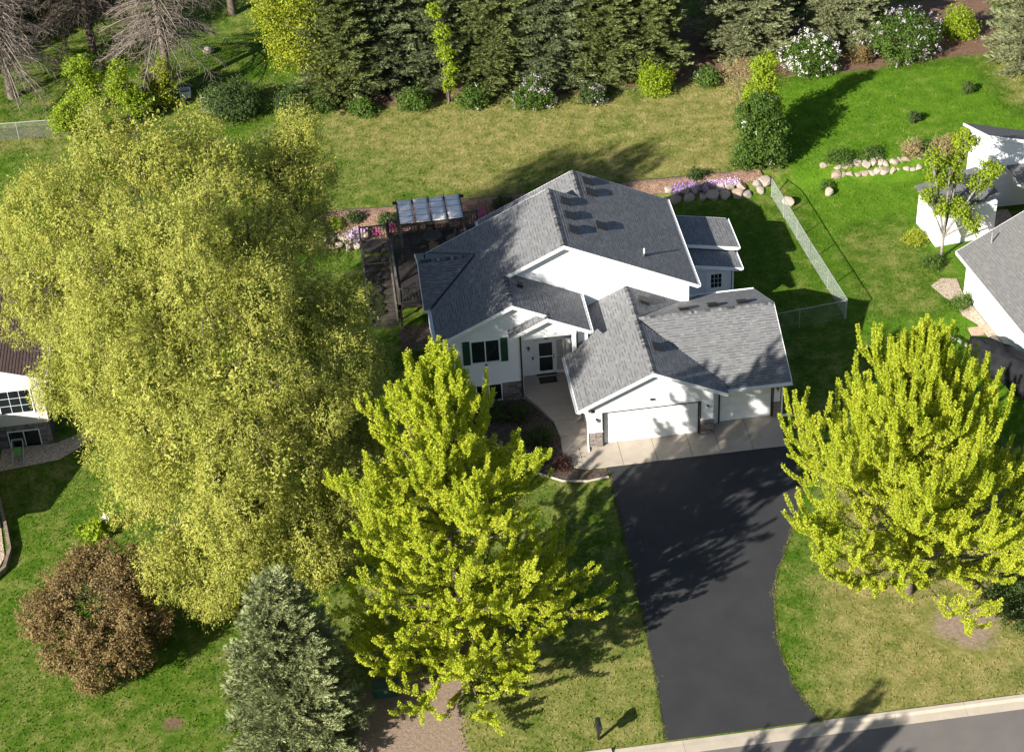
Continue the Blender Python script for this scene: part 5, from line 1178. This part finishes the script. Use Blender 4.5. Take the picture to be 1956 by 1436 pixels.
for i, (x, y, r_, lf, lb) in enumerate(((-8.9, 21.7, .75, 'leaf_dark', 'dark green mound in the mulch behind the deck'), (-10.9, 22.2, .45, 'leaf_dark', 'small dark plant on the mulch near the edging'), (-12.0, 22.0, .4, 'leaf_lime', 'small yellow green plant on the mulch above the phlox'), (-13.6, 21.6, .8, 'leaf_green', 'leafy plant at the willow end of the mulch bed'), (-2.2, 21.9, .7, 'leaf_dark', 'dark shrub in the mulch behind the house'), (9.4, 22.6, .45, 'leaf_dark', 'dark cushion plant at the edging above violet phlox'))):
    shrub('garden_plant', lb, (x, y, float(ground_z(x, y))+.1), [(0, 0, r_*.6, r_, r_*.75)], int(2600*r_), lf, 120+i, .09, .07, cat='plant', clump=.18)
# front bed shrubs
for i, (x, y, r_, h_, lf, lb) in enumerate(((-2.95, 1.0, .95, 1.0, 'leaf_dark', 'spreading dark green juniper beside the walkway'), (-2.2, -1.15, .6, .6, 'leaf_red', 'low dark red shrub in mulch by the apron'), (-3.3, -.6, .6, .5, 'leaf_red', 'low dark red shrub nearer the maple in the mulch bed'), (-3.75, 3.0, .8, 1.0, 'leaf_dark', 'rounded dark shrub below the front porch'), (-4.9, 3.4, .8, .9, 'leaf_dark', 'dark shrub under the lower front window'), (-6.3, 3.2, .9, 1.1, 'leaf_dark', 'dark shrub at the corner of the stone base'), (-8.2, 6.0, .9, 1.2, 'leaf_dark', 'dark shrub along the shaded side of the house'), (-8.4, 8.6, .8, 1.0, 'leaf_green', 'green shrub between house and deck steps'))):
    shrub('bed_shrub', lb, (x, y, .04), lumpy(140+i, r_, h_, 5), int(5200*r_), lf, 150+i, .075, .05, clump=.18)
# arborvitae / yew at the right, plants by statue, plants over the boulder wall
shrub('evergreen_bush', 'dark evergreen bush beside the bare soil and kerb lawn', (16.4, -14.6, 0), lumpy(160, 2.1, 3.2, 9), 20000, 'leaf_dark', 161, .13, .06, clump=.26)
shrub('hosta', 'bright lime leafy plant beside the garden statue', (-25.0, -2.1, 0), [(0, 0, .35, .75, .45), (.5, .3, .3, .5, .35)], 1500, 'leaf_lime', 162, .17, .13, cat='plant', clump=.2)
for i, (x, y, r_, h_, lf, lb) in enumerate(((18.2, 22.9, 1.1, .5, 'leaf_green', 'green groundcover above the low stone wall end'), (20.2, 23.0, .9, .45, 'leaf_green', 'green groundcover along the middle of the stone wall'), (22.6, 22.7, .8, 1.2, 'leaf_straw', 'straw ornamental grass above the stone wall'), (24.4, 22.6, .9, 1.3, 'leaf_straw', 'straw shrub where the stone wall meets the house'), (23.4, 22.9, .6, .9, 'leaf_green', 'green tuft between two straw grasses'), (17.0, 21.2, .4, .5, 'leaf_green', 'tuft of green blades by a lone boulder'), (25.6, 22.4, .9, 1.9, 'leaf_yellow', 'yellow green shrub by the tall white wall'))):
    shrub('border_plant', lb, (x, y, float(ground_z(x, y))), lumpy(170+i, r_, h_, 5), int(2800*r_), lf, 180+i, .12, .05, cat='plant', clump=.25)
open_tree('sparse young tree with yellow green leaves beside the white shed wall', (21.3, 12.9, 0), [(-.3, .1, 3.4, .7, .6), (.9, .2, 3.0, .8, .8), (1.5, -.2, 2.3, .6, .7), (-.5, .5, 5.0, .7, .7), (.3, .6, 5.8, .6, .6), (1.9, .5, 4.3, .6, .5), (2.4, .4, 5.2, .7, .5), (.6, .8, 4.6, .5, .5), (-.9, .3, 6.3, .6, .6), (-1.1, .0, 4.2, .5, .5), (1.2, 1.2, 6.6, .7, .6)], 10500, 'leaf_lime', 190, 1.4, .2, twigs=16)
for i, (x, y, lb) in enumerate(((20.4, 14.8, 'low yellow green shrub at the white shed corner'), (20.6, 12.3, 'low shrub by the young tree trunk'), (21.0, 8.2, 'weedy plants by the gravel beside the white house'))): shrub('border_shrub', lb, (x, y, 0), lumpy(200+i, .8, .7, 5), 2400, 'leaf_green' if i else 'leaf_yellow', 210+i, .09, .06, clump=.25)

# ------------------------------------------------------------------ grass tufts over the lawns
def grass():
    rng = np.random.default_rng(99); n = 250000
    x = rng.uniform(-34, 36, n); y = rng.uniform(-23, 47, n)
    ix = np.clip(np.searchsorted(GX, x), 0, len(GX)-1); iy = np.clip(np.searchsorted(GY, y), 0, len(GY)-1)
    ok = (dirt[iy, ix] < .25) & (mul[iy, ix] < .25) & (y > -19.5)
    dp = right_edge+left_edge
    for poly in (dp, [(-3.4, -1.8), (9.3, -1.8), (9.4, 15), (-7.8, 15), (-8, 4), (-4, 1)], [(-9, 4), (-3, 4), (-2, 1), (0, -2.6), (-2.5, -2.5), (-4.5, .1), (-7.8, 2)], [(-11, 11.8), (-3.9, 11.8), (-3.9, 19), (-11, 19)], [(-14, 20.4), (13.6, 20.8), (13.6, 22.95), (-14, 23.5)], [(21.2, -5), (37, -5), (37, 23), (21.2, 17.5), (20.6, 9)], [(-40, -5.5), (-28.8, -5), (-29, 0), (-30.4, 3.5), (-27, 4), (-25, 5.6), (-27, 16), (-40, 16)]):
        ok &= ~inpoly(x, y, poly)
    x = x[ok]; y = y[ok]; ix = ix[ok]; iy = iy[ok]; n = len(x); z = ground_z(x, y)
    D = rng.normal(size=(n, 3))*.75; D[:, 2] = .8
    V = leafquads(rng, np.stack([x, y, z-.01], 1), D, rng.uniform(.07, .15, n), rng.uniform(.04, .09, n), tri=True); me = quads_mesh('grass', V)
    for nm, arr in (('dry', dry[iy, ix]), ('dirt', np.zeros(n)), ('mulch', np.zeros(n)), ('dry_on', np.ones(n))):
        a = me.attributes.new(nm, 'FLOAT', 'POINT'); a.data.foreach_set('value', np.repeat(arr, 3).astype(np.float32))
    tag(link('grass', me, 'lawn'), 'short mown grass blades over the lawns', 'grass', kind='stuff')
grass()

# grass and straw creeping over the edges of the driveway
def fringe():
    rng = np.random.default_rng(7); P = []
    for edge, sg in ((right_edge, 1), (left_edge, -1)):
        e = np.array(edge); seg = np.linalg.norm(np.diff(e, axis=0), axis=1); cum = np.r_[0, np.cumsum(seg)]
        t = rng.uniform(0, cum[-1], 4200); px = np.interp(t, cum, e[:, 0]); py = np.interp(t, cum, e[:, 1]); w = np.abs(rng.normal(size=len(t)))*.07*(1+.8*np.sin(t*3.1)*np.sin(t*1.3))
        P.append(np.stack([px+sg*(.05-w), py], 1))
    P = np.concatenate(P); P = P[P[:, 1] < -1.9]; n = len(P); D = rng.normal(size=(n, 3)); D[:, 2] = .7
    V = leafquads(rng, np.c_[P, np.full(n, .015)], D, rng.uniform(.03, .085, n), rng.uniform(.012, .03, n), tri=True); me = quads_mesh('grass', V)
    for nm, v in (('dry', .5), ('dirt', 0), ('mulch', 0), ('dry_on', 1)):
        a = me.attributes.new(nm, 'FLOAT', 'POINT'); a.data.foreach_set('value', np.full(n*3, v, np.float32))
    tag(link('edge_grass', me, 'lawn'), 'dry grass blades creeping over the driveway edges', 'grass', kind='stuff')
fringe()
